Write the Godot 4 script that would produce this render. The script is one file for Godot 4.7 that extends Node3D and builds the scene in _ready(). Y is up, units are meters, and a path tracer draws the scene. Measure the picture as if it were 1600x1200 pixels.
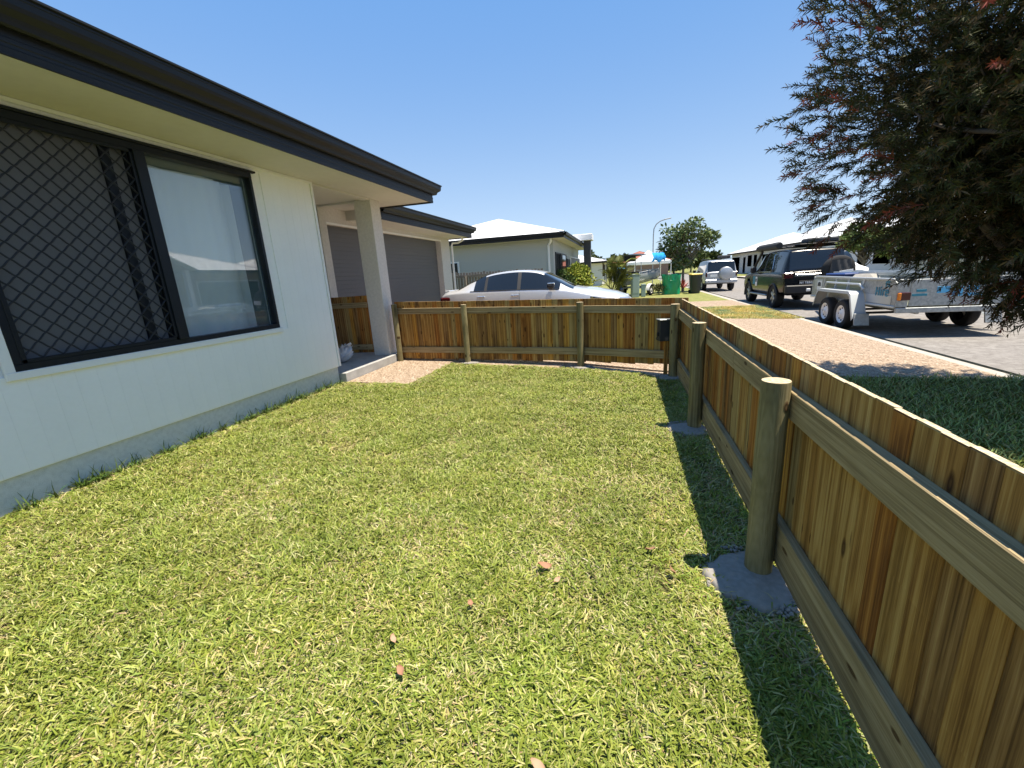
extends Node3D
# ---------------------------------------------------------------- helpers
var rng := RandomNumberGenerator.new()
var used := {}
var M := {}
func rnd(a: float, b: float) -> float: return rng.randf_range(a, b)
func lin(r: float, g: float, b: float) -> Color: return Color(r, g, b).linear_to_srgb()

class MB:
	var v := PackedVector3Array()
	var n := PackedVector3Array()
	var u := PackedVector2Array()
	var c := PackedColorArray()
	var ix := PackedInt32Array()
	var col := Color.WHITE
	var colored := false
	func vert(p: Vector3, nn: Vector3, uu := Vector2.ZERO) -> int:
		v.append(p); n.append(nn); u.append(uu); c.append(col)
		return v.size() - 1
	func tri(a: Vector3, b: Vector3, d: Vector3, ua := Vector2.ZERO, ub := Vector2.ZERO, ud := Vector2.ZERO) -> void:
		var nn := (b - a).cross(d - a).normalized()
		var i := vert(a, nn, ua); vert(b, nn, ub); vert(d, nn, ud)
		ix.append_array(PackedInt32Array([i, i + 2, i + 1]))
	# corners counter-clockwise seen from outside
	func quad(a: Vector3, b: Vector3, d: Vector3, e: Vector3, uvs := []) -> void:
		var nn := (d - a).cross(e - b).normalized()
		var w := (b - a).length(); var h := (e - a).length()
		var t := [Vector2(0, 0), Vector2(w, 0), Vector2(w, h), Vector2(0, h)] if uvs.is_empty() else uvs
		var i := vert(a, nn, t[0]); vert(b, nn, t[1]); vert(d, nn, t[2]); vert(e, nn, t[3])
		ix.append_array(PackedInt32Array([i, i + 2, i + 1, i, i + 3, i + 2]))
	# box with chamfered edges; uv in metres, v along the longest side
	func box(p: Vector3, s: Vector3, bev := 0.0, bas := Basis.IDENTITY, uo := Vector2.ZERO) -> void:
		var h := s * 0.5
		var lg := 0 if s.x >= s.y and s.x >= s.z else (1 if s.y >= s.z else 2)
		var b := minf(bev, minf(h.x, minf(h.y, h.z)) * 0.9)
		for ax in 3:
			var a1 := (ax + 1) % 3
			var a2 := (ax + 2) % 3
			for sg in [-1.0, 1.0]:
				var ps := []
				var ts := []
				for k in [[-1, -1], [1, -1], [1, 1], [-1, 1]]:
					var q := Vector3.ZERO
					q[ax] = sg * h[ax]
					q[a1] = k[0] * (h[a1] - b)
					q[a2] = k[1] * (h[a2] - b)
					var across: float = q[a1] if a2 == lg else (q[a2] if a1 == lg else q[a1])
					var along: float = q[lg] if ax != lg else q[a2]
					ps.append(p + bas * q); ts.append(Vector2(across + ax * 0.37, along) + uo)
				if sg > 0: quad(ps[0], ps[1], ps[2], ps[3], [ts[0], ts[1], ts[2], ts[3]])
				else: quad(ps[3], ps[2], ps[1], ps[0], [ts[3], ts[2], ts[1], ts[0]])
		if b <= 0.0: return
		for ax in 3:                       # edges along ax
			var a1 := (ax + 1) % 3
			var a2 := (ax + 2) % 3
			for s1 in [-1.0, 1.0]:
				for s2 in [-1.0, 1.0]:
					var q1 := Vector3.ZERO; var q2 := Vector3.ZERO
					q1[a1] = s1 * h[a1]; q1[a2] = s2 * (h[a2] - b)
					q2[a1] = s1 * (h[a1] - b); q2[a2] = s2 * h[a2]
					var l := h[ax] - b
					var A := q1; A[ax] = -l
					var B := q1; B[ax] = l
					var C := q2; C[ax] = l
					var D := q2; D[ax] = -l
					var t := [Vector2(0, -l) + uo, Vector2(0, l) + uo, Vector2(b, l) + uo, Vector2(b, -l) + uo]
					if s1 * s2 < 0: quad(p + bas * A, p + bas * B, p + bas * C, p + bas * D, t)
					else: quad(p + bas * D, p + bas * C, p + bas * B, p + bas * A, [t[3], t[2], t[1], t[0]])
		for sx in [-1.0, 1.0]:
			for sy in [-1.0, 1.0]:
				for sz in [-1.0, 1.0]:
					var A := Vector3(sx * h.x, sy * (h.y - b), sz * (h.z - b))
					var B := Vector3(sx * (h.x - b), sy * h.y, sz * (h.z - b))
					var C := Vector3(sx * (h.x - b), sy * (h.y - b), sz * h.z)
					if sx * sy * sz > 0: tri(p + bas * A, p + bas * B, p + bas * C, uo, uo, uo)
					else: tri(p + bas * A, p + bas * C, p + bas * B, uo, uo, uo)
	func bx(x0: float, x1: float, y0: float, y1: float, z0: float, z1: float, bev := 0.0) -> void:
		box(Vector3(x0 + x1, y0 + y1, z0 + z1) * 0.5, Vector3(absf(x1 - x0), absf(y1 - y0), absf(z1 - z0)), bev)
	# smooth grid of points; rows of equal length
	func grid(rows: Array, flip := false, mask := {}, want := -9) -> void:
		# with a mask, only faces whose mask value is want (-2 = not in the mask)
		var R := rows.size(); var K: int = rows[0].size()
		var base := v.size()
		var acc := PackedVector3Array(); acc.resize(R * K)
		var faces := []
		for i in R - 1:
			for k in K - 1:
				if want > -9 and mask.get(i * 100 + k, -2) != want: continue
				faces.append([i, k])
		for i in R - 1:
			for k in K - 1:
				var nn: Vector3 = (rows[i + 1][k + 1] - rows[i][k]).cross(rows[i + 1][k] - rows[i][k + 1])
				if flip: nn = -nn
				for q in [i * K + k, (i + 1) * K + k, i * K + k + 1, (i + 1) * K + k + 1]: acc[q] += nn
		for k in K:
			if rows[0][k].distance_to(rows[R - 1][k]) < 1e-6:
				var t := acc[k] + acc[(R - 1) * K + k]
				acc[k] = t; acc[(R - 1) * K + k] = t
		for i in R:
			if rows[i][0].distance_to(rows[i][K - 1]) < 1e-6:
				var t := acc[i * K] + acc[i * K + K - 1]
				acc[i * K] = t; acc[i * K + K - 1] = t
		for i in R:
			var lv := 0.0
			for k in K:
				if k > 0: lv += rows[i][k].distance_to(rows[i][k - 1])
				var al: float = 0.0 if i == 0 else rows[i][k].distance_to(rows[0][k])
				vert(rows[i][k], acc[i * K + k].normalized(), Vector2(lv, al))
		for f in faces:
			var a: int = base + f[0] * K + f[1]
			var b := a + 1; var d := a + K; var e := d + 1
			if flip: ix.append_array(PackedInt32Array([a, b, e, a, e, d]))
			else: ix.append_array(PackedInt32Array([a, e, b, a, d, e]))
	func tube(pts: Array, rad: Array, seg := 8, caps := true) -> void:
		var rows := []
		var up := Vector3.UP
		for i in pts.size():
			var d: Vector3 = (pts[mini(i + 1, pts.size() - 1)] - pts[maxi(i - 1, 0)]).normalized()
			if absf(d.dot(up)) > 0.95: up = Vector3.RIGHT if absf(d.x) < 0.9 else Vector3.BACK
			var s := d.cross(up).normalized()
			up = s.cross(d).normalized()
			var row := []
			for k in seg + 1:
				var a := TAU * k / seg
				row.append(pts[i] + (s * cos(a) + up * sin(a)) * float(rad[i]))
			rows.append(row)
		grid(rows)
		if caps:
			for e in [0, pts.size() - 1]:
				for k in seg:
					if e == 0: tri(pts[0], rows[0][k], rows[0][k + 1])
					else: tri(pts[e], rows[e][k + 1], rows[e][k])
	# profile of Vector2(radius, along) turned round an axis
	func lathe(prof: Array, o: Vector3, bas := Basis.IDENTITY, seg := 20) -> void:
		var rows := []
		for k in seg + 1:
			var a := TAU * (k % seg) / seg
			var row := []
			for q in prof: row.append(o + bas * Vector3(cos(a) * q.x, q.y, sin(a) * q.x))
			rows.append(row)
		grid(rows, true)
	# polygon (x, y) pushed along z from z0 to z1, put through a transform
	func prism(poly: PackedVector2Array, z0: float, z1: float, tf := Transform3D.IDENTITY) -> void:
		var p := poly
		if Geometry2D.is_polygon_clockwise(p): p.reverse()
		var t := Geometry2D.triangulate_polygon(p)
		for i in range(0, t.size(), 3):
			var q := []
			for k in 3: q.append(p[t[i + k]])
			if (q[1] - q[0]).cross(q[2] - q[0]) < 0: q.reverse()
			tri(tf * Vector3(q[0].x, q[0].y, z1), tf * Vector3(q[1].x, q[1].y, z1), tf * Vector3(q[2].x, q[2].y, z1), q[0], q[1], q[2])
			tri(tf * Vector3(q[2].x, q[2].y, z0), tf * Vector3(q[1].x, q[1].y, z0), tf * Vector3(q[0].x, q[0].y, z0), q[2], q[1], q[0])
		for i in p.size():
			var a := p[i]; var b := p[(i + 1) % p.size()]
			quad(tf * Vector3(a.x, a.y, z0), tf * Vector3(b.x, b.y, z0), tf * Vector3(b.x, b.y, z1), tf * Vector3(a.x, a.y, z1))
	# profile (out, y) swept with mitres along a path of Vector2(x, z); out is to the right of travel
	func sweep(path: Array, prof: Array, right := 1.0) -> void:
		var rows := []
		for q in prof:
			rows.append([])
		for i in path.size():
			var d0: Vector2 = (path[i] - path[maxi(i - 1, 0)]).normalized()
			var d1: Vector2 = (path[mini(i + 1, path.size() - 1)] - path[i]).normalized()
			if i == 0: d0 = d1
			if i == path.size() - 1: d1 = d0
			var n0 := Vector2(-d0.y, d0.x) * right; var n1 := Vector2(-d1.y, d1.x) * right
			var m := (n0 + n1).normalized(); m /= maxf(0.3, m.dot(n0))
			for k in prof.size():
				rows[k].append(Vector3(path[i].x + m.x * prof[k].x, prof[k].y, path[i].y + m.y * prof[k].x))
		for k in prof.size() - 1:
			for i in path.size() - 1:
				quad(rows[k][i], rows[k][i + 1], rows[k + 1][i + 1], rows[k + 1][i])
	func mesh() -> ArrayMesh:
		var a := []
		a.resize(Mesh.ARRAY_MAX)
		a[Mesh.ARRAY_VERTEX] = v; a[Mesh.ARRAY_NORMAL] = n; a[Mesh.ARRAY_TEX_UV] = u; a[Mesh.ARRAY_INDEX] = ix
		if colored: a[Mesh.ARRAY_COLOR] = c
		var m := ArrayMesh.new()
		m.add_surface_from_arrays(Mesh.PRIMITIVE_TRIANGLES, a)
		return m

func numbered(s: String) -> String:
	if not used.has(s):
		used[s] = 0
		return s
	used[s] += 1
	return "%s_%03d" % [s, used[s]]
func thing(called: String, label: String, category: String, at := Vector3.ZERO, turn := 0.0, group := "") -> Node3D:
	var o := Node3D.new()
	o.name = numbered(called); add_child(o)
	o.position = at; o.rotation.y = turn
	o.set_meta("label", label); o.set_meta("category", category)
	if group: o.set_meta("group", group)
	return o
func part(parent: Node, called: String, mesh, m: Material, at := Vector3.ZERO) -> MeshInstance3D:
	var o := MeshInstance3D.new()
	o.mesh = mesh.mesh() if mesh is MB else mesh
	o.material_override = m
	o.name = numbered(called) if parent == self else called
	o.position = at
	parent.add_child(o, true)
	return o
func solo(called: String, mesh, m: Material, label: String, category: String, group := "", at := Vector3.ZERO) -> MeshInstance3D:
	var o := part(self, called, mesh, m, at)
	o.set_meta("label", label); o.set_meta("category", category)
	if group: o.set_meta("group", group)
	return o
func struct(called: String, mesh, m: Material) -> MeshInstance3D:
	var o := part(self, called, mesh, m)
	o.set_meta("kind", "structure")
	return o
func copy(o: Node3D, base: String, label: String) -> Node3D:
	var d: Node3D = o.duplicate()
	d.name = numbered(base); add_child(d); d.set_meta("label", label)
	return d
func scatter(parent: Node, called: String, mesh: Mesh, m: Material, tf: Array, cols: Array) -> MultiMeshInstance3D:
	var mm := MultiMesh.new()
	mm.transform_format = MultiMesh.TRANSFORM_3D
	mm.use_colors = true
	mm.mesh = mesh
	mm.instance_count = tf.size()
	for i in tf.size():
		mm.set_instance_transform(i, tf[i]); mm.set_instance_color(i, cols[i])
	var o := MultiMeshInstance3D.new()
	o.multimesh = mm; o.material_override = m
	o.name = numbered(called) if parent == self else called
	parent.add_child(o, true)
	return o

# ---------------------------------------------------------------- materials
func mat(c: Color, rough := 0.7, metal := 0.0, spec := 0.5) -> StandardMaterial3D:
	var m := StandardMaterial3D.new()
	m.albedo_color = c; m.roughness = rough; m.metallic = metal; m.metallic_specular = spec
	m.cull_mode = BaseMaterial3D.CULL_DISABLED
	return m
func noise_img(w: int, h: int, f: float, seed_: int, type := FastNoiseLite.TYPE_SIMPLEX_SMOOTH, oct := 4) -> Image:
	var n := FastNoiseLite.new()
	n.seed = seed_; n.frequency = f; n.noise_type = type; n.fractal_octaves = oct
	if type == FastNoiseLite.TYPE_CELLULAR: n.cellular_return_type = FastNoiseLite.RETURN_CELL_VALUE
	var im := n.get_seamless_image(w, h)
	im.convert(Image.FORMAT_L8)
	return im
func ramp_img(layers: Array, weights: Array, stops: Array, size := 512) -> Image:
	# layers: L8 images, summed and mapped on a list of [value, linear colour]
	var d := []
	for l in layers:
		var im: Image = l
		im.resize(size, size, Image.INTERPOLATE_CUBIC)
		d.append(im.get_data())
	var lut := PackedByteArray()
	for i in 256:
		var t := i / 255.0
		var k := 0
		while k < stops.size() - 2 and t > stops[k + 1][0]: k += 1
		var f := clampf((t - stops[k][0]) / maxf(1e-4, stops[k + 1][0] - stops[k][0]), 0, 1)
		var cc: Color = (stops[k][1] as Color).lerp(stops[k + 1][1], f).linear_to_srgb()
		lut.append_array(PackedByteArray([cc.r8, cc.g8, cc.b8]))
	var out := PackedByteArray(); out.resize(size * size * 3)
	var nl := d.size()
	for i in size * size:
		var s := 0.0
		for k in nl: s += d[k][i] * weights[k]
		var q := clampi(int(s), 0, 255) * 3
		out[i * 3] = lut[q]; out[i * 3 + 1] = lut[q + 1]; out[i * 3 + 2] = lut[q + 2]
	var im2 := Image.create_from_data(size, size, false, Image.FORMAT_RGB8, out)
	return im2
func with_tex(m: StandardMaterial3D, im: Image, scale: Vector3, bump := 0.0, tri := false) -> StandardMaterial3D:
	m.albedo_texture = ImageTexture.create_from_image(im)
	m.uv1_scale = scale
	if tri:
		m.uv1_triplanar = true; m.uv1_world_triplanar = true
	if bump > 0:
		var b: Image = im.duplicate()
		b.convert(Image.FORMAT_L8)
		b.convert(Image.FORMAT_RGBA8)
		b.bump_map_to_normal_map(bump)
		m.normal_enabled = true
		m.normal_texture = ImageTexture.create_from_image(b)
		m.normal_scale = 1.0
	return m
func wood_img(seed_: int, stops: Array, streak := 1.0) -> Image:
	var a := noise_img(256, 16, 0.035, seed_)
	var b := noise_img(512, 28, 0.10, seed_ + 7)
	var c := noise_img(128, 128, 0.02, seed_ + 13)
	var e := noise_img(512, 72, 0.28, seed_ + 19)
	var im := ramp_img([a, b, c, e], [0.52 * streak, 0.30, 0.26 * (1.3 - streak * 0.6), 0.20], stops)
	var rg := RandomNumberGenerator.new(); rg.seed = seed_
	for k in 7:                                   # knots with a dark rim
		var kx := rg.randi_range(30, 480); var ky := rg.randi_range(20, 490)
		var ru := rg.randf_range(6, 13); var rv := ru * rg.randf_range(.45, .7)
		for dx in range(-26, 27):
			for dy in range(-18, 19):
				var q := Vector2(dx / ru, dy / rv).length()
				if q > 1.9: continue
				var f := clampf(1.9 - q, 0, 1) * (.75 if q > .6 else .55)
				var p := Vector2i(posmod(kx + dx, 512), posmod(ky + dy, 512))
				im.set_pixelv(p, im.get_pixelv(p).lerp(Color(.20, .12, .06), f))
	return im
func make_materials() -> void:
	# sawn treated pine: olive sapwood, honey and red-brown heartwood streaks
	M.pine = []
	var tones := [
		[Color(0.060, 0.028, 0.008), Color(0.209, 0.101, 0.027), Color(0.383, 0.207, 0.057), Color(0.534, 0.339, 0.118)],
		[Color(0.049, 0.019, 0.007), Color(0.191, 0.072, 0.017), Color(0.371, 0.157, 0.034), Color(0.510, 0.276, 0.076)],
		[Color(0.087, 0.053, 0.021), Color(0.232, 0.151, 0.054), Color(0.371, 0.254, 0.097), Color(0.510, 0.371, 0.160)],
		[Color(0.064, 0.028, 0.008), Color(0.290, 0.129, 0.025), Color(0.499, 0.260, 0.050), Color(0.580, 0.360, 0.101)],
		[Color(0.039, 0.020, 0.008), Color(0.122, 0.061, 0.021), Color(0.267, 0.143, 0.049), Color(0.441, 0.276, 0.109)],
		[Color(0.070, 0.037, 0.013), Color(0.255, 0.133, 0.035), Color(0.429, 0.257, 0.081), Color(0.557, 0.382, 0.143)]]
	for i in tones.size():
		var t: Array = tones[i]
		var im := wood_img(31 + i * 17, [[.12, t[0]], [.42, t[1]], [.66, t[2]], [.95, t[3]]])
		M.pine.append(with_tex(mat(Color.WHITE, 0.82, 0, 0.3), im, Vector3(2.6, 0.6, 1), 2.5))
	M.rail = with_tex(mat(Color.WHITE, 0.85, 0, 0.3), wood_img(211, [[.1, Color(.085, .06, .032)], [.42, Color(.235, .175, .092)], [.66, Color(.36, .28, .155)], [.95, Color(.47, .385, .235)]], 0.85), Vector3(2.6, 0.5, 1), 2.0)
	M.post = with_tex(mat(Color.WHITE, 0.8, 0, 0.3), wood_img(307, [[.1, Color(.035, .030, .014)], [.42, Color(.125, .105, .050)], [.62, Color(.215, .182, .090)], [.9, Color(.34, .29, .16)]], 1.0), Vector3(4.5, 0.7, 1), 4.0)
	M.post_end = with_tex(mat(Color.WHITE, 0.85, 0, 0.3), ramp_img([noise_img(128, 128, .06, 5)], [1.0], [[.2, Color(.38, .30, .18)], [.8, Color(.58, .49, .34)]], 128), Vector3(6, 6, 6), 0.0, true)
	M.grey_wood = with_tex(mat(Color.WHITE, 0.9, 0, 0.2), wood_img(401, [[.1, Color(.08, .07, .06)], [.5, Color(.20, .175, .15)], [.9, Color(.33, .30, .26)]], 0.9), Vector3(3, 0.6, 1), 1.5)
	# render, board, metal
	M.paint = with_tex(mat(Color.WHITE, 0.55, 0, 0.4), ramp_img([noise_img(128, 128, .03, 61), noise_img(256, 256, .2, 62)], [.6, .4], [[.1, Color(.86, .87, .86)], [.9, Color(.91, .92, .91)]], 256), Vector3(.4, .4, .4), 0.0, true)
	M.soffit = with_tex(mat(Color.WHITE, 0.7, 0, 0.3), ramp_img([noise_img(128, 128, .02, 64), noise_img(256, 256, .1, 65)], [.6, .4], [[.1, Color(.57, .555, .51)], [.9, Color(.64, .625, .575)]], 256), Vector3(.3, .3, .3), 0.0, true)
	M.trim = mat(lin(.82, .83, .83), 0.5)
	M.render = with_tex(mat(Color.WHITE, 0.9, 0, 0.2), ramp_img([noise_img(256, 256, .06, 71), noise_img(512, 512, .22, 72)], [.45, .55], [[.15, Color(.48, .50, .49)], [.5, Color(.60, .62, .61)], [.9, Color(.68, .70, .69)]]), Vector3(1.1, 1.1, 1.1), 6.0, true)
	M.render_pale = with_tex(mat(Color.WHITE, 0.9, 0, 0.2), ramp_img([noise_img(256, 256, .06, 73), noise_img(512, 512, .2, 74)], [.4, .6], [[.15, Color(.50, .485, .455)], [.5, Color(.62, .60, .565)], [.9, Color(.70, .68, .645)]]), Vector3(1.0, 1.0, 1.0), 6.0, true)
	M.gutter = mat(lin(.018, .019, .022), 0.45, 0.0, 0.35)
	M.frame = mat(lin(.009, .012, .018), 0.45, 0.0, 0.35)
	M.grille = mat(lin(.010, .013, .022), 0.45)
	M.flymesh = mat(lin(.17, .17, .185), 0.85, 0, 0.2)
	M.curtain = mat(lin(.70, .76, .77), 0.9, 0, 0.1)
	M.curtain.backlight = Color(.3, .3, .3)
	M.glass = mat(Color(.55, .68, .72, 0.06), 0.01, 0.0, 1.0)
	M.glass.transparency = BaseMaterial3D.TRANSPARENCY_ALPHA
	M.room = mat(lin(.35, .35, .34), 0.9)
	M.door = mat(lin(.12, .122, .128), 0.55, 0.0, 0.4)
	M.white_roof = mat(lin(.80, .80, .79), 0.5, 0.0, 0.4)
	M.slab = with_tex(mat(Color.WHITE, 0.85, 0, 0.3), ramp_img([noise_img(256, 256, .03, 81), noise_img(512, 512, .2, 82)], [.6, .4], [[.15, Color(.30, .30, .29)], [.85, Color(.44, .435, .42)]]), Vector3(.7, .7, .7), 1.0, true)
	M.footing = with_tex(mat(Color.WHITE, 0.92, 0, 0.2), ramp_img([noise_img(256, 256, .04, 84), noise_img(512, 512, .25, 85)], [.6, .4], [[.15, Color(.22, .207, .188)], [.5, Color(.27, .255, .232)], [.85, Color(.33, .312, .285)]]), Vector3(2.2, 2.2, 2.2), 1.0, true)
	# exposed aggregate: pebbles of tan, cream and brown
	var ag := ramp_img([noise_img(512, 512, .055, 91, FastNoiseLite.TYPE_CELLULAR, 1), noise_img(512, 512, .18, 92), noise_img(128, 128, .02, 93)], [.62, .22, .2], [[.05, Color(.09, .064, .043)], [.3, Color(.215, .155, .105)], [.55, Color(.33, .25, .18)], [.8, Color(.44, .355, .27)], [.98, Color(.56, .49, .41)]])
	M.aggregate = with_tex(mat(Color.WHITE, 0.85, 0, 0.3), ag, Vector3(1.9, 1.9, 1.9), 3.0, true)
	var asp := ramp_img([noise_img(512, 512, .3, 95), noise_img(256, 256, .03, 96), noise_img(512, 512, .1, 97, FastNoiseLite.TYPE_CELLULAR, 1)], [.45, .35, .25], [[.1, Color(.12, .11, .10)], [.5, Color(.215, .20, .185)], [.9, Color(.31, .295, .275)]])
	M.asphalt = with_tex(mat(Color.WHITE, 0.9, 0, 0.3), asp, Vector3(.45, .45, .45), 2.0, true)
	M.kerb = with_tex(mat(Color.WHITE, 0.9, 0, 0.3), ramp_img([noise_img(256, 256, .03, 98), noise_img(256, 256, .2, 99)], [.6, .4], [[.1, Color(.32, .295, .255)], [.9, Color(.46, .43, .38)]], 256), Vector3(.8, .8, .8), 1.0, true)
	var soil := ramp_img([noise_img(512, 512, .08, 101), noise_img(512, 512, .3, 102), noise_img(128, 128, .02, 103)], [.35, .4, .25], [[.1, Color(.025, .026, .009)], [.45, Color(.065, .066, .024)], [.65, Color(.13, .115, .05)], [.95, Color(.27, .22, .12)]])
	M.turf = with_tex(mat(Color.WHITE, 0.95, 0, 0.1), soil, Vector3(1.6, 1.6, 1.6), 4.0, true)
	var turf2 := ramp_img([noise_img(512, 512, .3, 111), noise_img(512, 512, .07, 112), noise_img(128, 128, .03, 113)], [.4, .3, .35], [[.1, Color(.07, .095, .025)], [.4, Color(.16, .185, .06)], [.62, Color(.26, .25, .10)], [.95, Color(.40, .35, .19)]])
	M.far_turf = with_tex(mat(Color.WHITE, 0.95, 0, 0.1), turf2, Vector3(.5, .5, .5), 0.0, true)
	M.blade = mat(Color.WHITE, 0.55, 0, 0.35)
	M.blade.vertex_color_use_as_albedo = true
	M.blade.backlight = Color(.22, .28, .10)
	M.leaf = mat(Color.WHITE, 0.6, 0, 0.25)
	M.leaf.vertex_color_use_as_albedo = true
	M.leaf.backlight = Color(.25, .3, .12)
	M.bark = with_tex(mat(Color.WHITE, 0.95, 0, 0.2), wood_img(501, [[.1, Color(.06, .05, .04)], [.5, Color(.17, .145, .115)], [.9, Color(.32, .28, .23)]], .9), Vector3(3, 1, 1), 4.0)
	# vehicles
	M.silver = mat(lin(.60, .61, .63), 0.30, 0.35, 0.5); M.silver.clearcoat_enabled = true; M.silver.clearcoat = 0.8; M.silver.clearcoat_roughness = 0.06
	M.grey_silver = mat(lin(.42, .44, .47), 0.32, 0.4, 0.5); M.grey_silver.clearcoat_enabled = true; M.grey_silver.clearcoat = 0.7
	M.black_paint = mat(lin(.006, .007, .009), 0.22, 0.0, 0.35); M.black_paint.clearcoat_enabled = true; M.black_paint.clearcoat = 0.15; M.black_paint.clearcoat_roughness = 0.04
	M.car_glass = mat(lin(.010, .012, .015), 0.04, 0.0, 0.6)
	M.rubber = mat(lin(.016, .016, .017), 0.85)
	M.black = mat(lin(.014, .014, .016), 0.6)
	M.canvas = mat(lin(.045, .047, .05), 0.9)
	M.chrome = mat(lin(.70, .71, .72), 0.15, 0.9)
	M.alloy = mat(lin(.42, .43, .45), 0.35, 0.6)
	M.white_rim = mat(lin(.78, .78, .77), 0.45)
	M.red_lamp = mat(lin(.055, .004, .006), 0.15)
	M.amber = mat(lin(.75, .22, .02), 0.2)
	M.galv = with_tex(mat(Color.WHITE, 0.45, 0.35, 0.5), ramp_img([noise_img(256, 256, .05, 121, FastNoiseLite.TYPE_CELLULAR, 1), noise_img(256, 256, .03, 122)], [.5, .5], [[.1, Color(.24, .26, .265)], [.9, Color(.40, .42, .43)]], 256), Vector3(2, 2, 2), 0.0, true)
	M.steel = mat(lin(.50, .53, .54), 0.45, 0.25)
	M.checker = mat(lin(.25, .255, .15), 0.6, 0.1)
	M.white = mat(lin(.80, .80, .79), 0.5)
	M.teal = mat(lin(.02, .20, .30), 0.5)
	M.sky_blue = mat(lin(.10, .42, .72), 0.55)
	M.navy = mat(lin(.02, .05, .18), 0.5)
	M.green_bag = mat(lin(.012, .30, .13), 0.28, 0.0, 0.5)
	M.green_bag.backlight = Color(.1, .25, .1)
	M.yellow = mat(lin(.72, .52, .08), 0.5)
	M.bin = mat(lin(.028, .034, .028), 0.55)
	M.tarp = mat(lin(.03, .32, .72), 0.4)
	M.bimini = mat(lin(.018, .03, .05), 0.8)
	M.aluminium = mat(lin(.46, .49, .50), 0.4, 0.4)
	M.pillar = mat(lin(.26, .34, .32), 0.55)
	M.pole = mat(lin(.30, .31, .32), 0.5, 0.4)
	M.letterbox = mat(lin(.035, .038, .042), 0.45)
	M.plastic = mat(lin(.78, .78, .80), 0.4); M.plastic.backlight = Color(.3, .3, .3)
	M.wall_green = mat(lin(.45, .465, .445), 0.8)
	M.wall_grey = mat(lin(.42, .41, .40), 0.8)
	M.wall_brown = mat(lin(.24, .16, .11), 0.8)
	M.wall_white = mat(lin(.62, .61, .59), 0.8)
	M.dark_wall = mat(lin(.055, .058, .063), 0.7)
	M.red_roof = mat(lin(.30, .10, .065), 0.8)
	M.grey_roof = mat(lin(.16, .16, .165), 0.7)
	M.solar = mat(lin(.012, .018, .045), 0.1)
	M.dead_leaf = []
	for q in [[.33, .17, .10], [.40, .25, .16], [.26, .14, .08]]: M.dead_leaf.append(mat(lin(q[0], q[1], q[2]), 0.8))

# ---------------------------------------------------------------- main
func _ready() -> void:
	rng.seed = 20240
	var cam := Camera3D.new()
	cam.name = "camera"
	cam.position = Vector3(0, 1.5, 0)
	cam.rotation_degrees = Vector3(-14.3, 15.2, -3.45)
	cam.fov = 84.55; cam.near = 0.05; cam.far = 2000.0
	add_child(cam); cam.current = true
	var env := Environment.new()
	env.background_mode = Environment.BG_SKY
	var sm := ProceduralSkyMaterial.new()
	sm.sky_top_color = lin(.080, .200, .435)
	sm.sky_horizon_color = lin(.41, .51, .59)
	sm.sky_curve = 0.145
	sm.ground_horizon_color = lin(.27, .32, .34)
	sm.ground_bottom_color = lin(.12, .12, .10)
	sm.sun_angle_max = 1.0
	sm.energy_multiplier = 1.0
	var sky := Sky.new()
	sky.sky_material = sm
	env.sky = sky
	env.ambient_light_source = Environment.AMBIENT_SOURCE_SKY
	env.tonemap_mode = Environment.TONE_MAPPER_LINEAR
	env.tonemap_exposure = 1.9
	env.sdfgi_enabled = true; env.ssao_enabled = true; env.ssil_enabled = true
	var we := WorldEnvironment.new()
	we.name = "world_environment"; we.environment = env
	add_child(we)
	var sun := DirectionalLight3D.new()
	sun.name = "sun"
	sun.light_energy = 1.6; sun.light_color = Color(1.0, .955, .88); sun.light_angular_distance = 0.5
	sun.shadow_enabled = true
	add_child(sun)
	sun.look_at_from_position(Vector3(.298, 1, .02) * 20.0, Vector3.ZERO, Vector3.FORWARD)

	make_materials()
	setting()
	house()
	fences()
	lawn()
	print("yard done")
	bottlebrush()
	print("tree done")
	neighbours()
	vehicles()
	street_things()
	print("street done")
	leaves_on_lawn()

func sheet(poly: Array, y0: float) -> MB:      # flat polygon of Vector3, heights as given, with a skirt
	var m := MB.new()
	var p := PackedVector2Array()
	for q in poly: p.append(Vector2(q.x, q.z))
	var t := Geometry2D.triangulate_polygon(p)
	for i in range(0, t.size(), 3):
		var a: Vector3 = poly[t[i]]; var b: Vector3 = poly[t[i + 1]]; var c: Vector3 = poly[t[i + 2]]
		if (b - a).cross(c - a).y < 0: m.tri(a, c, b)
		else: m.tri(a, b, c)
	for i in poly.size():
		var a: Vector3 = poly[i]; var b: Vector3 = poly[(i + 1) % poly.size()]
		m.quad(Vector3(a.x, y0, a.z), Vector3(b.x, y0, b.z), b, a)
	return m

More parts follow.
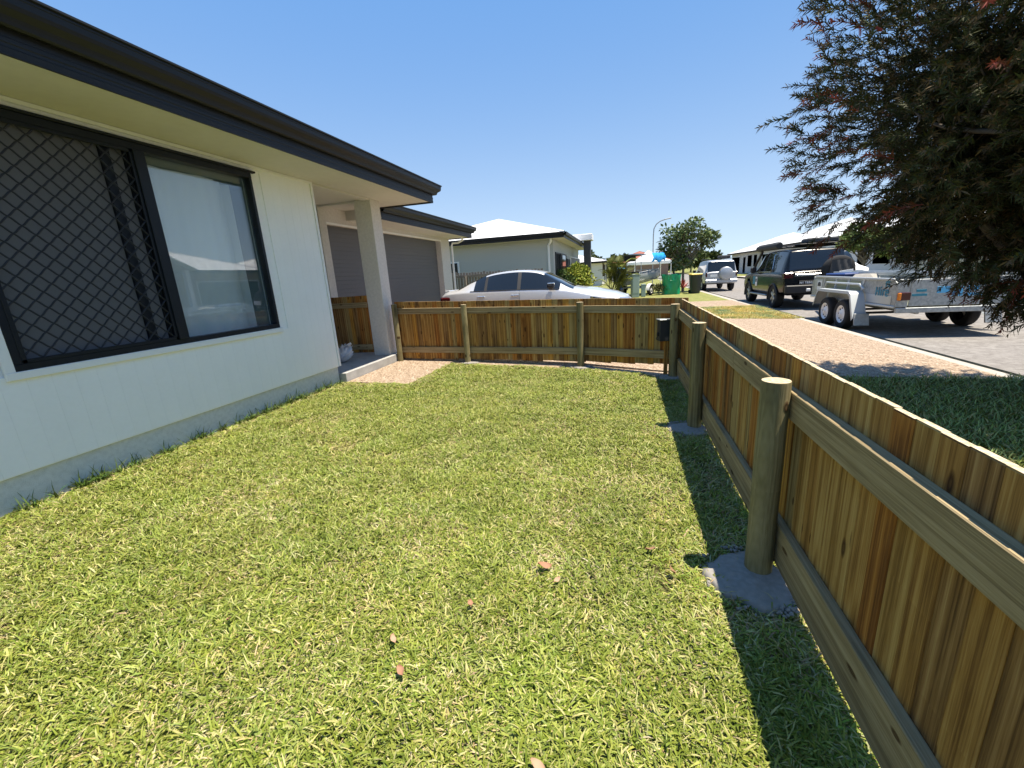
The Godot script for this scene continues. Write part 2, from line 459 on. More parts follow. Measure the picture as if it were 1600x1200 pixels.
func setting() -> void:
	var g := MB.new()
	g.quad(Vector3(-900, -.30, 900), Vector3(900, -.30, 900), Vector3(900, -.30, -900), Vector3(-900, -.30, -900))
	struct("ground", g, M.far_turf)
	# home lot and verge, as one raised bed with its edge at the kerb
	struct("lawn_bed", sheet([Vector3(-4.45, -.02, 4), Vector3(.80, -.02, 4), Vector3(.80, -.02, -6.9), Vector3(-4.45, -.02, -7.8)], -.29), M.turf)
	struct("verge", sheet([Vector3(.80, -.02, 8), Vector3(4.56, -.03, 8), Vector3(4.56, -.03, -6.08), Vector3(.80, -.02, -6.36)], -.29), M.turf)
	struct("verge", sheet([Vector3(.2, -.02, -12.62), Vector3(4.56, -.03, -12.62), Vector3(4.56, -.03, -16.9), Vector3(.2, -.02, -16.9)], -.29), M.turf)
	struct("verge", sheet([Vector3(-40, -.02, -19.9), Vector3(4.56, -.03, -19.9), Vector3(4.56, -.03, -140), Vector3(-40, -.02, -140)], -.29), M.far_turf)
	struct("footpath", sheet([Vector3(-2.2, -.012, -16.9), Vector3(4.56, -.02, -16.9), Vector3(4.56, -.02, -19.9), Vector3(-2.2, -.012, -19.9)], -.29), M.aggregate)
	struct("driveway", sheet([Vector3(-5.75, .16, -7.75), Vector3(-4.3, .155, -7.52), Vector3(-2.75, .07, -7.30), Vector3(-.66, .05, -6.88), Vector3(.78, .02, -6.34), Vector3(4.56, -.02, -6.08),
		Vector3(4.56, -.02, -12.62), Vector3(.6, .12, -12.62), Vector3(-5.75, .16, -12.75)], -.29), M.aggregate)
	# aggregate strip on the garden side and the landing before the porch
	struct("path", sheet([Vector3(-4.29, .012, -5.70), Vector3(-3.15, .004, -5.64), Vector3(-3.10, .004, -7.16), Vector3(-.74, .004, -6.70), Vector3(.30, .004, -6.34), Vector3(.44, .004, -6.02), Vector3(.79, .004, -6.04), Vector3(.79, .004, -6.32), Vector3(-.66, .012, -6.875), Vector3(-2.75, .012, -7.29), Vector3(-4.29, .012, -7.51)], -.1), M.aggregate)
	# kerb with a sloping face, road, kerb on the other side
	var k := MB.new()
	k.sweep([Vector2(4.56, 30), Vector2(4.56, -140)], [Vector2(0, -.29), Vector2(0, -.012), Vector2(-.13, -.014), Vector2(-.20, -.035), Vector2(-.28, -.105), Vector2(-.42, -.116), Vector2(-.42, -.29)], 1.0)
	struct("kerb", k, M.kerb)
	var k2 := MB.new()
	k2.sweep([Vector2(12.2, 30), Vector2(12.2, -140)], [Vector2(0, -.29), Vector2(0, -.012), Vector2(.13, -.014), Vector2(.20, -.035), Vector2(.28, -.105), Vector2(.42, -.116), Vector2(.42, -.29)], 1.0)
	struct("kerb", k2, M.kerb)
	struct("road", sheet([Vector3(4.96, -.112, 30), Vector3(11.80, -.112, 30), Vector3(11.80, -.112, -140), Vector3(4.96, -.112, -140)], -.29), M.asphalt)
	struct("verge", sheet([Vector3(12.2, -.02, 30), Vector3(60, -.02, 30), Vector3(60, -.02, -140), Vector3(12.2, -.02, -140)], -.29), M.far_turf)
	for z in [-17.0, -33.0, -49.5, -66.0]:
		struct("driveway", sheet([Vector3(12.2, -.012, z), Vector3(17.0, .0, z), Vector3(17.0, .0, z - 4.6), Vector3(12.2, -.012, z - 4.6)], -.1), M.kerb)

# ---------------------------------------------------------------- the house on the left
const WX := -4.39
func house() -> void:
	var h := thing("house", "low white clad house with dark gutters and a porch column, left of the lawn", "house", Vector3.ZERO)
	var m := MB.new()
	# rendered plinth
	m.bx(-9.0, WX - .03, -.28, .262, 4.0, -5.70)
	part(h, "plinth", m, M.render)
	# wall behind the cladding, with the window opening
	m = MB.new()
	var xb := WX - .016; var xa := WX - .16
	m.bx(xa, xb, .262, 1.00, 4.0, -5.72)
	m.bx(xa, xb, 2.92, 3.02, 4.0, -5.72)
	m.bx(xa, xb, 1.00, 2.92, 4.0, -2.03)
	m.bx(xa, xb, 1.00, 2.92, -4.67, -5.72)
	m.bx(-6.6, xa, .05, 3.02, -5.60, -5.72)      # porch return wall
	m.bx(-6.74, -6.6, .05, 3.02, -5.60, -7.30)   # back of the porch
	part(h, "wall", m, M.paint)
	m = MB.new()                                  # closed room behind the window
	m.bx(-8.0, -7.9, .1, 3.0, 4.0, -5.55)
	m.bx(-8.0, xa - .003, .1, .2, 4.0, -5.55)
	m.bx(-8.0, xa - .003, 2.95, 3.01, 4.0, -5.55)
	m.bx(-7.9, xa - .003, .2, 2.95, 4.0, 3.9)
	m.bx(-7.9, xa - .003, .2, 2.95, -5.5, -5.58)
	part(h, "room", m, M.room)
	# vertical boards 150 mm wide
	var cache := {}
	var z := -5.70
	while z < 2.0:
		var z1 := z + .1495
		var spans := [[.268, 2.985]]
		if z1 > -4.66 and z < -2.04: spans = [[.268, .995], [2.93, 2.985]]
		for s in spans:
			var key: float = s[1] - s[0]
			if not cache.has(key):
				var b := MB.new()
				b.box(Vector3.ZERO, Vector3(.016, key, .1495), .0008)
				cache[key] = b.mesh()
			part(h, "cladding_board", cache[key], M.paint, Vector3(WX - .008 - .004, (s[0] + s[1]) * .5, (z + z1) * .5))
		z += .150
	m = MB.new(); m.bx(WX - .02, WX + .012, .268, 2.985, -5.705, -5.745, .003)
	part(h, "corner_trim", m, M.trim)
	m = MB.new(); m.bx(WX - .004, WX + .014, 2.955, 2.988, 4.0, -5.745, .003)
	part(h, "cornice", m, M.trim)
	# window
	var w := Node3D.new(); w.name = "window"; h.add_child(w)
	m = MB.new(); m.bx(WX - .005, WX + .022, .962, 1.022, -1.99, -4.685, .004)
	m.bx(WX - .005, WX + .018, 1.022, 2.9, -1.99, -2.052, .003)
	part(w, "sill", m, M.trim)
	m = MB.new()
	var fx0 := WX - .09; var fx1 := WX + .016
	m.bx(fx0, fx1, 1.024, 1.075, -2.054, -4.645, .004)
	m.bx(fx0, fx1, 2.83, 2.895, -2.054, -4.645, .004)
	m.bx(fx0, fx1, 1.075, 2.83, -2.054, -2.105, .004)
	m.bx(fx0, fx1, 1.075, 2.83, -4.605, -4.645, .004)
	m.bx(fx0, fx1 + .02, 1.075, 2.83, -3.30, -3.40, .004)
	m.bx(WX - .02, WX + .035, 2.895, 2.915, -2.0, -4.70, .003)
	part(w, "frame", m, M.frame)
	m = MB.new()                                  # sliding sash behind the grille
	m.bx(WX - .05, WX - .022, 1.075, 2.83, -3.06, -3.135)
	m.bx(WX - .05, WX - .022, 1.075, 2.83, -3.255, -3.275)
	part(w, "sash", m, M.frame)
	m = MB.new(); m.bx(WX - .058, WX - .053, 1.075, 2.83, -2.105, -3.30)
	part(w, "fly_screen", m, M.flymesh)
	m = MB.new(); m.bx(WX - .060, WX - .055, 1.075, 2.83, -3.40, -4.605)
	m.bx(WX - .076, WX - .071, 1.075, 2.83, -3.40, -4.605)
	part(w, "pane", m, M.glass)
	# diamond grille of bent bars
	m = MB.new()
	var py := .061
	var pz := .130
	var rowi := 0
	var y := 1.075
	while y < 2.87:
		var pts := []; var rad := []
		var n := int(1.195 / (pz / 8.0))
		for i in n + 1:
			var zz := -2.105 - i * pz / 8.0
			var ph := float(i) / 8.0 + (0.5 if rowi % 2 == 1 else 0.0)
			var tr := absf(fposmod(ph, 1.0) * 2.0 - 1.0) * 2.0 - 1.0
			var s := sin(tr * PI * .5)
			var yy := y + py * .5 * lerpf(tr, s, .55) * .98
			pts.append(Vector3(WX + .004, yy, zz)); rad.append(.0072)
		if pts.size() > 2: m.tube(pts, rad, 5, false)
		y += py
		rowi += 1
	part(w, "security_grille", m, M.grille)
	m = MB.new()
	m.bx(WX - .004, WX + .018, 1.075, 1.105, -2.105, -3.30, .003)
	m.bx(WX - .004, WX + .018, 2.80, 2.83, -2.105, -3.30, .003)
	m.bx(WX - .004, WX + .018, 1.075, 2.83, -2.105, -2.135, .003)
	m.bx(WX - .004, WX + .018, 1.075, 2.83, -3.275, -3.30, .003)
	part(w, "screen_frame", m, M.frame)
	# curtain in soft folds behind the right pane
	for cdef in [[-3.36, -4.30, .012, WX - .20, 26], [-4.30, -4.44, .02, WX - .25, 8], [-4.47, -4.60, .022, WX - .30, 9]]:
		m = MB.new()
		var rows := []
		for i in int(cdef[4]) * 4 + 1:
			var t := float(i) / (int(cdef[4]) * 4)
			var zc: float = lerpf(cdef[0], cdef[1], t)
			var xc: float = cdef[3] + sin(zc * 24.0) * cdef[2] * .7 + sin(zc * 9.0 + 1.0) * cdef[2] * 1.3
			rows.append([Vector3(xc, 1.02, zc), Vector3(xc * 1.0 - .004, 1.9, zc), Vector3(xc + .004, 2.78, zc)])
		m.grid(rows)
		part(w, "curtain", m, M.curtain)
	# soffit, fascia and gutter of the main roof
	m = MB.new()
	m.bx(-9.0, -3.595, 2.99, 3.02, 5.0, -8.19)
	part(h, "soffit", m, M.soffit)
	m = MB.new()
	m.bx(-5.55, -4.42, 2.955, 2.989, -7.56, -7.30, .003)
	m.bx(-4.55, -4.40, 2.965, 2.989, -5.76, -7.26, .003)
	part(h, "porch_beam", m, M.soffit)
	var fas := [Vector2(-.02, 2.985), Vector2(-.02, 2.965), Vector2(.004, 2.962), Vector2(.007, 3.005), Vector2(.003, 3.010), Vector2(.003, 3.030), Vector2(.007, 3.035), Vector2(.007, 3.060), Vector2(.003, 3.065), Vector2(.003, 3.12)]
	var gut := [Vector2(.004, 3.115), Vector2(.050, 3.105), Vector2(.068, 3.115), Vector2(.074, 3.135), Vector2(.084, 3.155), Vector2(.105, 3.168), Vector2(.125, 3.182), Vector2(.135, 3.205), Vector2(.138, 3.243), Vector2(.143, 3.246), Vector2(.143, 3.253), Vector2(.138, 3.256), Vector2(.138, 3.262), Vector2(.155, 3.268), Vector2(.155, 3.282), Vector2(.130, 3.286), Vector2(.120, 3.24), Vector2(.01, 3.13)]
	var path := [Vector2(-3.595, 5.0), Vector2(-3.595, -8.19), Vector2(-9.5, -8.19)]
	m = MB.new(); m.sweep(path, fas, 1.0); part(h, "fascia", m, M.gutter)
	m = MB.new(); m.sweep(path, gut, 1.0); part(h, "gutter", m, M.gutter)
	m = MB.new(); hip(m, -15.0, -3.53, 14.0, -8.25, 3.20, 18.0)
	part(h, "roof", m, M.white_roof)
	# porch slab, column
	m = MB.new(); m.bx(-6.6, -4.30, -.05, .150, -5.722, -7.60, .006)
	part(h, "porch_slab", m, M.slab)
	m = MB.new(); m.bx(-4.745, -4.405, .150, 2.989, -7.275, -7.59, .006)
	part(h, "column", m, M.render_pale)
	# garage block
	m = MB.new()
	var gx := -5.55
	m.bx(-12.0, gx, -.1, 3.0, -7.31, -7.52)
	m.bx(-12.0, gx, -.1, 2.80, -12.93, -13.62)
	m.bx(gx - .30, gx, 2.70, 2.992, -7.52, -8.2)
	m.bx(gx - .30, gx, 2.70, 2.80, -8.2, -12.93)
	part(h, "garage_wall", m, M.render_pale)
	var gd := Node3D.new(); gd.name = "garage_door"; h.add_child(gd)
	var pm := MB.new(); pm.box(Vector3.ZERO, Vector3(.04, .0856, 5.42), .003)
	var pmm := pm.mesh()
	for i in 30:
		part(gd, "panel", pmm, M.door, Vector3(gx - .19 - (.006 if i % 6 == 5 else 0.0), .20 + i * .0858, -10.22))
	m = MB.new(); m.bx(gx - .26, gx - .23, .1, 2.75, -7.5, -12.95)
	part(gd, "backing", m, M.dark_wall)
	m = MB.new()
	m.bx(gx - .02, gx + .016, 2.68, 2.72, -7.50, -12.95, .003)
	part(h, "door_trim", m, M.trim)
	m = MB.new(); m.bx(-9.0, -4.775, 2.80, 2.83, -8.20, -13.69)
	m.bx(gx + .001, -4.785, 2.802, 2.989, -8.165, -8.188)
	part(h, "garage_soffit", m, M.soffit)
	for q in [[fas, "garage_fascia"], [gut, "garage_gutter"]]:
		var lower := []
		for p in q[0]: lower.append(p + Vector2(0, -.19))
		m = MB.new(); m.sweep([Vector2(-4.775, -8.23), Vector2(-4.775, -13.69), Vector2(-9.5, -13.69)], lower, 1.0)
		part(h, q[1], m, M.gutter)
	m = MB.new(); hip(m, -13.0, -4.70, -3.0, -13.76, 3.02, 20.0)
	part(h, "garage_roof", m, M.white_roof)
	m = MB.new()
	m.tube([Vector3(-5.05, 2.84, -13.5), Vector3(-5.05, 2.72, -13.55), Vector3(-5.25, 2.66, -13.66), Vector3(-5.45, 2.66, -13.68), Vector3(-5.49, 2.58, -13.68), Vector3(-5.49, .1, -13.68)], [.035, .035, .035, .035, .035, .035], 8)
	part(h, "downpipe", m, M.trim)
	# white bag slumped against the wall end on the porch
	m = MB.new()
	var rows2 := []
	for i in 25:
		var row := []
		for k in 17:
			var a := TAU * (i % 24) / 24.0; var e := PI * k / 16.0 - PI / 2
			var r := .17 + .035 * sin(a * 5 + k * 1.3) + .03 * sin(a * 9 - k * 2.1) + .02 * sin(k * 3.3 + a * 2)
			var p := Vector3(cos(a) * cos(e) * r, (sin(e) + 1) * r * .95, sin(a) * cos(e) * r * .8)
			p.x += p.y * .35
			if p.y < 0.0: p.y = 0.0
			row.append(p)
		rows2.append(row)
	m.grid(rows2, true)
	var bag := thing("plastic_bag", "crumpled white plastic bag slumped on the porch slab beside the wall end", "bag", Vector3(-4.97, .152, -6.58))
	bag.scale = Vector3(.82, .82, .82)
	part(bag, "body", m, M.plastic)
	m = MB.new()
	for i in 9:
		var a := TAU * i / 9.0
		var p0 := Vector3(.10, .30, 0)
		var p1 := p0 + Vector3(cos(a) * .05 + .05, .05 + .02 * (i % 3), sin(a) * .05)
		var p2 := p1 + Vector3(cos(a) * .04 + .03, .02 - .02 * (i % 2), sin(a) * .05)
		m.grid([[p0 + Vector3(0, 0, .01), p1 + Vector3(0, .025, .02), p2 + Vector3(0, .03, .03)], [p0 - Vector3(0, 0, .01), p1 - Vector3(0, .02, .02), p2 - Vector3(0, .02, .01)]])
	part(bag, "tied_top", m, M.plastic)

func hip(m: MB, x0: float, x1: float, z1: float, z0: float, y: float, pitch: float) -> void:
	# hip roof over x0..x1, z0..z1 (z0 < z1), eaves at y
	var t := tan(deg_to_rad(pitch))
	var dx := x1 - x0; var dz := z1 - z0
	var A := Vector3(x0, y, z0); var B := Vector3(x1, y, z0); var C := Vector3(x1, y, z1); var D := Vector3(x0, y, z1)
	var hgt := minf(dx, dz) * .5 * t
	var P: Vector3; var Q: Vector3
	if dx > dz:
		P = Vector3(x0 + dz * .5, y + hgt, (z0 + z1) * .5); Q = Vector3(x1 - dz * .5, y + hgt, (z0 + z1) * .5)
		m.quad(D, C, Q, P); m.quad(B, A, P, Q); m.tri(A, D, P); m.tri(C, B, Q)
	else:
		P = Vector3((x0 + x1) * .5, y + hgt, z0 + dx * .5); Q = Vector3((x0 + x1) * .5, y + hgt, z1 - dx * .5)
		m.quad(C, B, P, Q); m.quad(A, D, Q, P); m.tri(B, A, P); m.tri(D, C, Q)
	m.quad(A, B, C, D)
	# ridge and hip caps
	for e in [[P, Q], [P, A], [Q, C], [Q, B] if dx > dz else [P, B], [P, D] if dx > dz else [Q, D]]:
		m.tube([e[0] + Vector3(0, .01, 0), e[1] + Vector3(0, .01, 0)], [.045, .045], 5, false)

# ---------------------------------------------------------------- fences
var board_cache := {}
func board_mesh(w: float, h: float, k: int) -> ArrayMesh:
	var key := "%d_%d_%d" % [int(w * 1000), int(h * 200), k]
	if not board_cache.has(key):
		var b := MB.new()
		b.box(Vector3.ZERO, Vector3(w, h, .021), .0038, Basis.IDENTITY, Vector2(k * .137, k * .71))
		var am := b.mesh()
		var t := MB.new(); var y := h * .5 + .0006; var e := .0092
		t.quad(Vector3(-w * .5, y, e), Vector3(w * .5, y, e), Vector3(w * .5, y, -e), Vector3(-w * .5, y, -e))
		var arr := t.mesh().surface_get_arrays(0)
		am.add_surface_from_arrays(Mesh.PRIMITIVE_TRIANGLES, arr)
		board_cache[key] = am
	return board_cache[key]
func boards(f: Node3D, a: Vector3, b: Vector3, top_a: float, top_b: float, bot_a: float, bot_b: float) -> void:
	# a run of palings from a to b (on the ground line of their middles)
	var d := (b - a); d.y = 0
	var ln := d.length(); d /= ln
	var turn := atan2(-d.z, d.x)
	var s := 0.0
	var idx := 0
	while s < ln - .02:
		idx += 1
		var w: float = [.090, .097, .100, .094][rng.randi() % 4]
		if s + w > ln: w = .075
		var t := (s + w * .5) / ln
		var top := lerpf(top_a, top_b, t) + rnd(-.0012, .0012)
		var bot := lerpf(bot_a, bot_b, t) + rnd(-.006, .004)
		var hgt := roundf((top - bot) * 50.0) / 50.0
		var o := part(f, "paling", board_mesh(w + .001, hgt, rng.randi() % 6), null)
		o.set_surface_override_material(0, M.pine[[0, 1, 2, 3, 4, 5, 0, 1, 4][rng.randi() % 9]])
		o.set_surface_override_material(1, M.post_end)              # sawn end grain
		o.position = a + d * (s + w * .5) + Vector3(0, top - hgt * .5, 0) + Vector3(d.z, 0, -d.x) * ((.0018 if idx % 2 else -.0018) + rnd(-.0010, .0010))
		o.rotation = Vector3(0, turn + (PI if rng.randi() % 2 else 0.0), 0.0)
		s += w
func rail(f: Node3D, a: Vector3, b: Vector3, hgt: float, th := .040) -> void:
	var d := b - a
	var m := MB.new()
	m.box(Vector3.ZERO, Vector3(th, hgt, d.length() - .0012), .003, Basis.IDENTITY, Vector2(rnd(0, 3), rnd(0, 3)))
	var o := part(f, "rail", m, M.rail, (a + b) * .5)
	o.basis = Basis.looking_at(d.normalized(), Vector3.UP)
func post(f: Node3D, x: float, z: float, top: float, r := .060) -> void:
	var m := MB.new()
	var rows := []
	for i in 25:
		var a := TAU * (i % 24) / 24.0
		var row := []
		for q in [[1.03, -.15], [1.02, .0], [1.0, .3], [1.01, .6], [.985, top - .004], [.955, top]]:
			row.append(Vector3(cos(a) * r * q[0], q[1], sin(a) * r * q[0]))
		rows.append(row)
	m.grid(rows, true)
	for i in m.u.size(): m.u[i] = Vector2(m.u[i].y * .8 + x, m.u[i].x + z)
	var o := part(f, "post", m, M.post, Vector3(x, 0, z))
	o.rotation.y = rnd(0, 6.0)
	var c := MB.new()
	for i in 24:
		c.tri(Vector3(0, top + .0005, 0), Vector3(cos(TAU * (i + 1) / 24) * r * .955, top, sin(TAU * (i + 1) / 24) * r * .955), Vector3(cos(TAU * i / 24) * r * .955, top, sin(TAU * i / 24) * r * .955))
	part(o, "cut_end", c, M.post_end)
func footing(f: Node3D, x: float, z: float, rx: float, rz: float) -> void:
	var m := MB.new()
	var rows := []
	var ph := rnd(0, 6)
	for i in 33:
		var a := TAU * (i % 32) / 32.0
		var wob := 1.0 + .10 * sin(a * 3 + ph) + .06 * sin(a * 7 + ph * 2)
		var row := []
		for q in [[0.0, .026], [.5, .024], [.85, .020], [.97, .012], [1.03, -.05]]:
			row.append(Vector3(cos(a) * rx * wob * q[0], q[1] + (.002 * sin(a * 5 + q[0] * 9) + .001 * sin(a * 11 - q[0] * 17) if q[0] > 0.0 else 0.0), sin(a) * rz * wob * q[0]))
		rows.append(row)
	m.grid(rows, true)
	for i in 150:                       # crumbs of set concrete round the rim
		var a := [ph + rnd(-.5, .5), ph + 2.2 + rnd(-.35, .35), rnd(0, TAU)][i % 3] as float
		var rr := rnd(.96, 1.2)
		var s := rnd(.005, .022)
		m.box(Vector3(cos(a) * rx * rr, .008 + s * .3, sin(a) * rz * rr), Vector3(s, s * rnd(.5, .9), s * rnd(.6, 1.2)), s * .3, Basis.from_euler(Vector3(rnd(0, 3), rnd(0, 3), rnd(0, 3))))
	part(f, "footing", m, M.footing, Vector3(x, 0, z))

func fences() -> void:
	var f := thing("timber_fence", "low treated pine paling fence with round posts along the street side of the lawn", "fence", Vector3.ZERO, 0.0, "new pine fences round the lawn")
	boards(f, Vector3(.771, 0, 1.2), Vector3(.771, 0, -6.24), 1.066, 1.066, .13, .09)
	for q in [[.9, -3.05], [-3.05, -6.14]]:
		rail(f, Vector3(.7375, .874, q[0]), Vector3(.7375, .874 + (.012 if q[1] < -5 else 0.0), q[1]), .124, .044)
	for q in [[.9, -3.90], [-3.90, -6.14]]:
		rail(f, Vector3(.7395, .180, q[0]), Vector3(.7395, .165 if q[1] < -5 else .178, q[1]), .205)
	for q in [[-2.045, .985], [-4.09, 1.0]]: post(f, .658, q[0], q[1])
	post(f, .672, -6.10, 1.012)
	footing(f, .60, -1.97, .19, .21); footing(f, .60, -4.04, .18, .17); footing(f, .62, -6.08, .15, .13)
	# fence between lawn and driveway
	var b := thing("timber_fence", "low treated pine paling fence in full sun between the lawn and the driveway", "fence", Vector3.ZERO, 0.0, "new pine fences round the lawn")
	var pts := [Vector3(-4.32, 0, -7.40), Vector3(-2.75, 0, -7.18), Vector3(-.66, 0, -6.76), Vector3(.70, 0, -6.16)]
	var tops := [1.15, 1.115, 1.092, 1.082]
	var bots := [.035, .055, .080, .150]
	var rt := [1.027, 1.005, .985, .985]
	var lt := [.276, .288, .315, .350]
	for i in 3:
		var p: Vector3 = pts[i]; var q: Vector3 = pts[i + 1]
		var d := (q - p).normalized()
		var nn := Vector3(d.z, 0, -d.x)
		boards(b, p + nn * .106, q + nn * .106 + (d * .06 if i == 2 else Vector3.ZERO), tops[i], tops[i + 1], bots[i], bots[i + 1])
		rail(b, p + nn * .078 + Vector3(0, rt[i] - .056, 0), q + nn * .078 + Vector3(0, rt[i + 1] - .056, 0), .112)
		rail(b, p + nn * .078 + Vector3(0, lt[i] - .058, 0), q + nn * .078 + Vector3(0, lt[i + 1] - .058, 0), .114)
	post(b, -4.24, -7.36, 1.11, .052); post(b, -2.765, -7.19, 1.06, .052); post(b, -.662, -6.77, 1.045, .055)
	footing(b, -2.70, -7.15, .16, .10); footing(b, -.64, -6.73, .15, .10)
	# taller run that closes the porch
	var s := thing("timber_fence", "shaded dark pine paling screen closing the back of the porch behind the column", "fence", Vector3.ZERO, 0.0, "new pine fences round the lawn")
	boards(s, Vector3(-6.50, 0, -7.285), Vector3(-4.75, 0, -7.285), 1.285, 1.305, .20, .20)
	for y in [1.13, .32]: rail(s, Vector3(-6.5, y, -7.258), Vector3(-4.75, y, -7.258), .10, .035)
	# letter box in the corner
	var lb := thing("letter_box", "dark grey metal letter box on a short timber stake in the fence corner", "letter box", Vector3(.565, 0, -6.225), .28)
	var m := MB.new(); m.box(Vector3(0, .645, 0), Vector3(.19, .29, .11), .006); part(lb, "body", m, M.letterbox)
	m = MB.new(); m.box(Vector3(0, .798, .004), Vector3(.215, .016, .15), .004); part(lb, "lid", m, M.galv)
	m = MB.new(); m.box(Vector3(.02, .25, 0), Vector3(.045, .5, .045), .004); part(lb, "stake", m, M.pine[0])
	m = MB.new(); m.box(Vector3(-.112, .60, .03), Vector3(.03, .05, .02), .004); m.tube([Vector3(-.12, .57, .03), Vector3(-.135, .54, .03), Vector3(-.12, .52, .03)], [.006, .006, .006], 6)
	part(lb, "lock", m, M.black)

# ---------------------------------------------------------------- grass
func tuft(n: int, spread: float, l0: float, l1: float, w: float, palette: Array, lean0: float, lean1: float, hue := 0.15) -> ArrayMesh:
	var m := MB.new(); m.colored = true
	for i in n:
		var a := rnd(0, TAU); var el := rnd(lean0, lean1)
		var o := Vector3(rnd(-spread, spread), rnd(-.006, .004), rnd(-spread, spread))
		var l := rnd(l0, l1); var ww := w * rnd(.6, 1.15)
		var d := Vector3(cos(a), 0, sin(a)); var s := Vector3(-sin(a), 0, cos(a)).rotated(d, rnd(-.6, .6))
		var c: Color = palette[rng.randi() % palette.size()]
		m.col = Color(c.r * rnd(1 - hue, 1 + hue), c.g * rnd(1 - hue, 1 + hue), c.b * rnd(1 - hue, 1 + hue))
		var pts := []
		var p := o; var e := el
		for k in 4:
			pts.append(p)
			p += (d * cos(e) + Vector3.UP * sin(e)) * l / 3.0
			e -= rnd(.15, .55)
		var wd := [.55, 1.0, .8, .05]
		var rows := []
		for k in 4: rows.append([pts[k] - s * ww * wd[k] * .5, pts[k] + s * ww * wd[k] * .5])
		m.grid(rows)
	return m.mesh()
func turf_patch(n: int, radius: float, dry: float, G: Array, D: Array) -> ArrayMesh:
	var m := MB.new(); m.colored = true
	for i in n:
		var is_dry := rng.randf() < dry
		var rr := radius * sqrt(rng.randf()); var ra := rnd(0, TAU)
		var a := rnd(0, TAU); var e := rnd(.05, .8) if is_dry else rnd(.10, 1.15)
		var p := Vector3(cos(ra) * rr, rnd(-.006, .005), sin(ra) * rr)
		var l := rnd(.026, .068) if is_dry else rnd(.028, .074)
		var ww := (.0048 if is_dry else .0064) * rnd(.6, 1.2)
		var d := Vector3(cos(a), 0, sin(a)); var s := Vector3(-sin(a), 0, cos(a)).rotated(d, rnd(-.6, .6))
		var c: Color = D[rng.randi() % D.size()] if is_dry else G[rng.randi() % G.size()]
		var g := rnd(.85, 1.15)
		m.col = Color(c.r * g * rnd(.94, 1.06), c.g * g, c.b * g * rnd(.85, 1.15))
		var rows := []
		for k in 4:
			var w: float = ww * [.55, 1.0, .8, .05][k] * .5
			rows.append([p - s * w, p + s * w])
			p += (d * cos(e) + Vector3.UP * sin(e)) * l / 3.0
			e -= rnd(.15, .55)
		m.grid(rows)
	return m.mesh()
func lawn_edge(x: float, z: float, path: PackedVector2Array, foot: Array) -> float:
	# distance to the nearest edge of the turf, negative off it
	var p := Vector2(x, z)
	var e := minf(x + 4.40, .80 - x)
	for i in path.size():
		e = minf(e, p.distance_to(Geometry2D.get_closest_point_to_segment(p, path[i], path[(i + 1) % path.size()])))
	if Geometry2D.is_point_in_polygon(p, path): e = -absf(e)
	for f in foot:
		e = minf(e, (sqrt(pow((x - f[0]) / f[2], 2) + pow((z - f[1]) / f[3], 2)) - .93) * f[2])
	return e
func lawn_dry(x: float, z: float, nz: FastNoiseLite, nz2: FastNoiseLite) -> float:
	var a := nz.get_noise_2d(x, z) * .9 + nz2.get_noise_2d(x, z) * .45
	# the bare dry patches the photograph shows beside the fence shadow
	a += .42 * exp(-(pow((x - .02) / .35, 2) + pow((z + 2.65) / .5, 2)))
	a += .22 * exp(-(pow((x + 2.6) / .8, 2) + pow((z + 2.9) / .9, 2)))
	return clampf(.27 + a * .74, .05, .80)
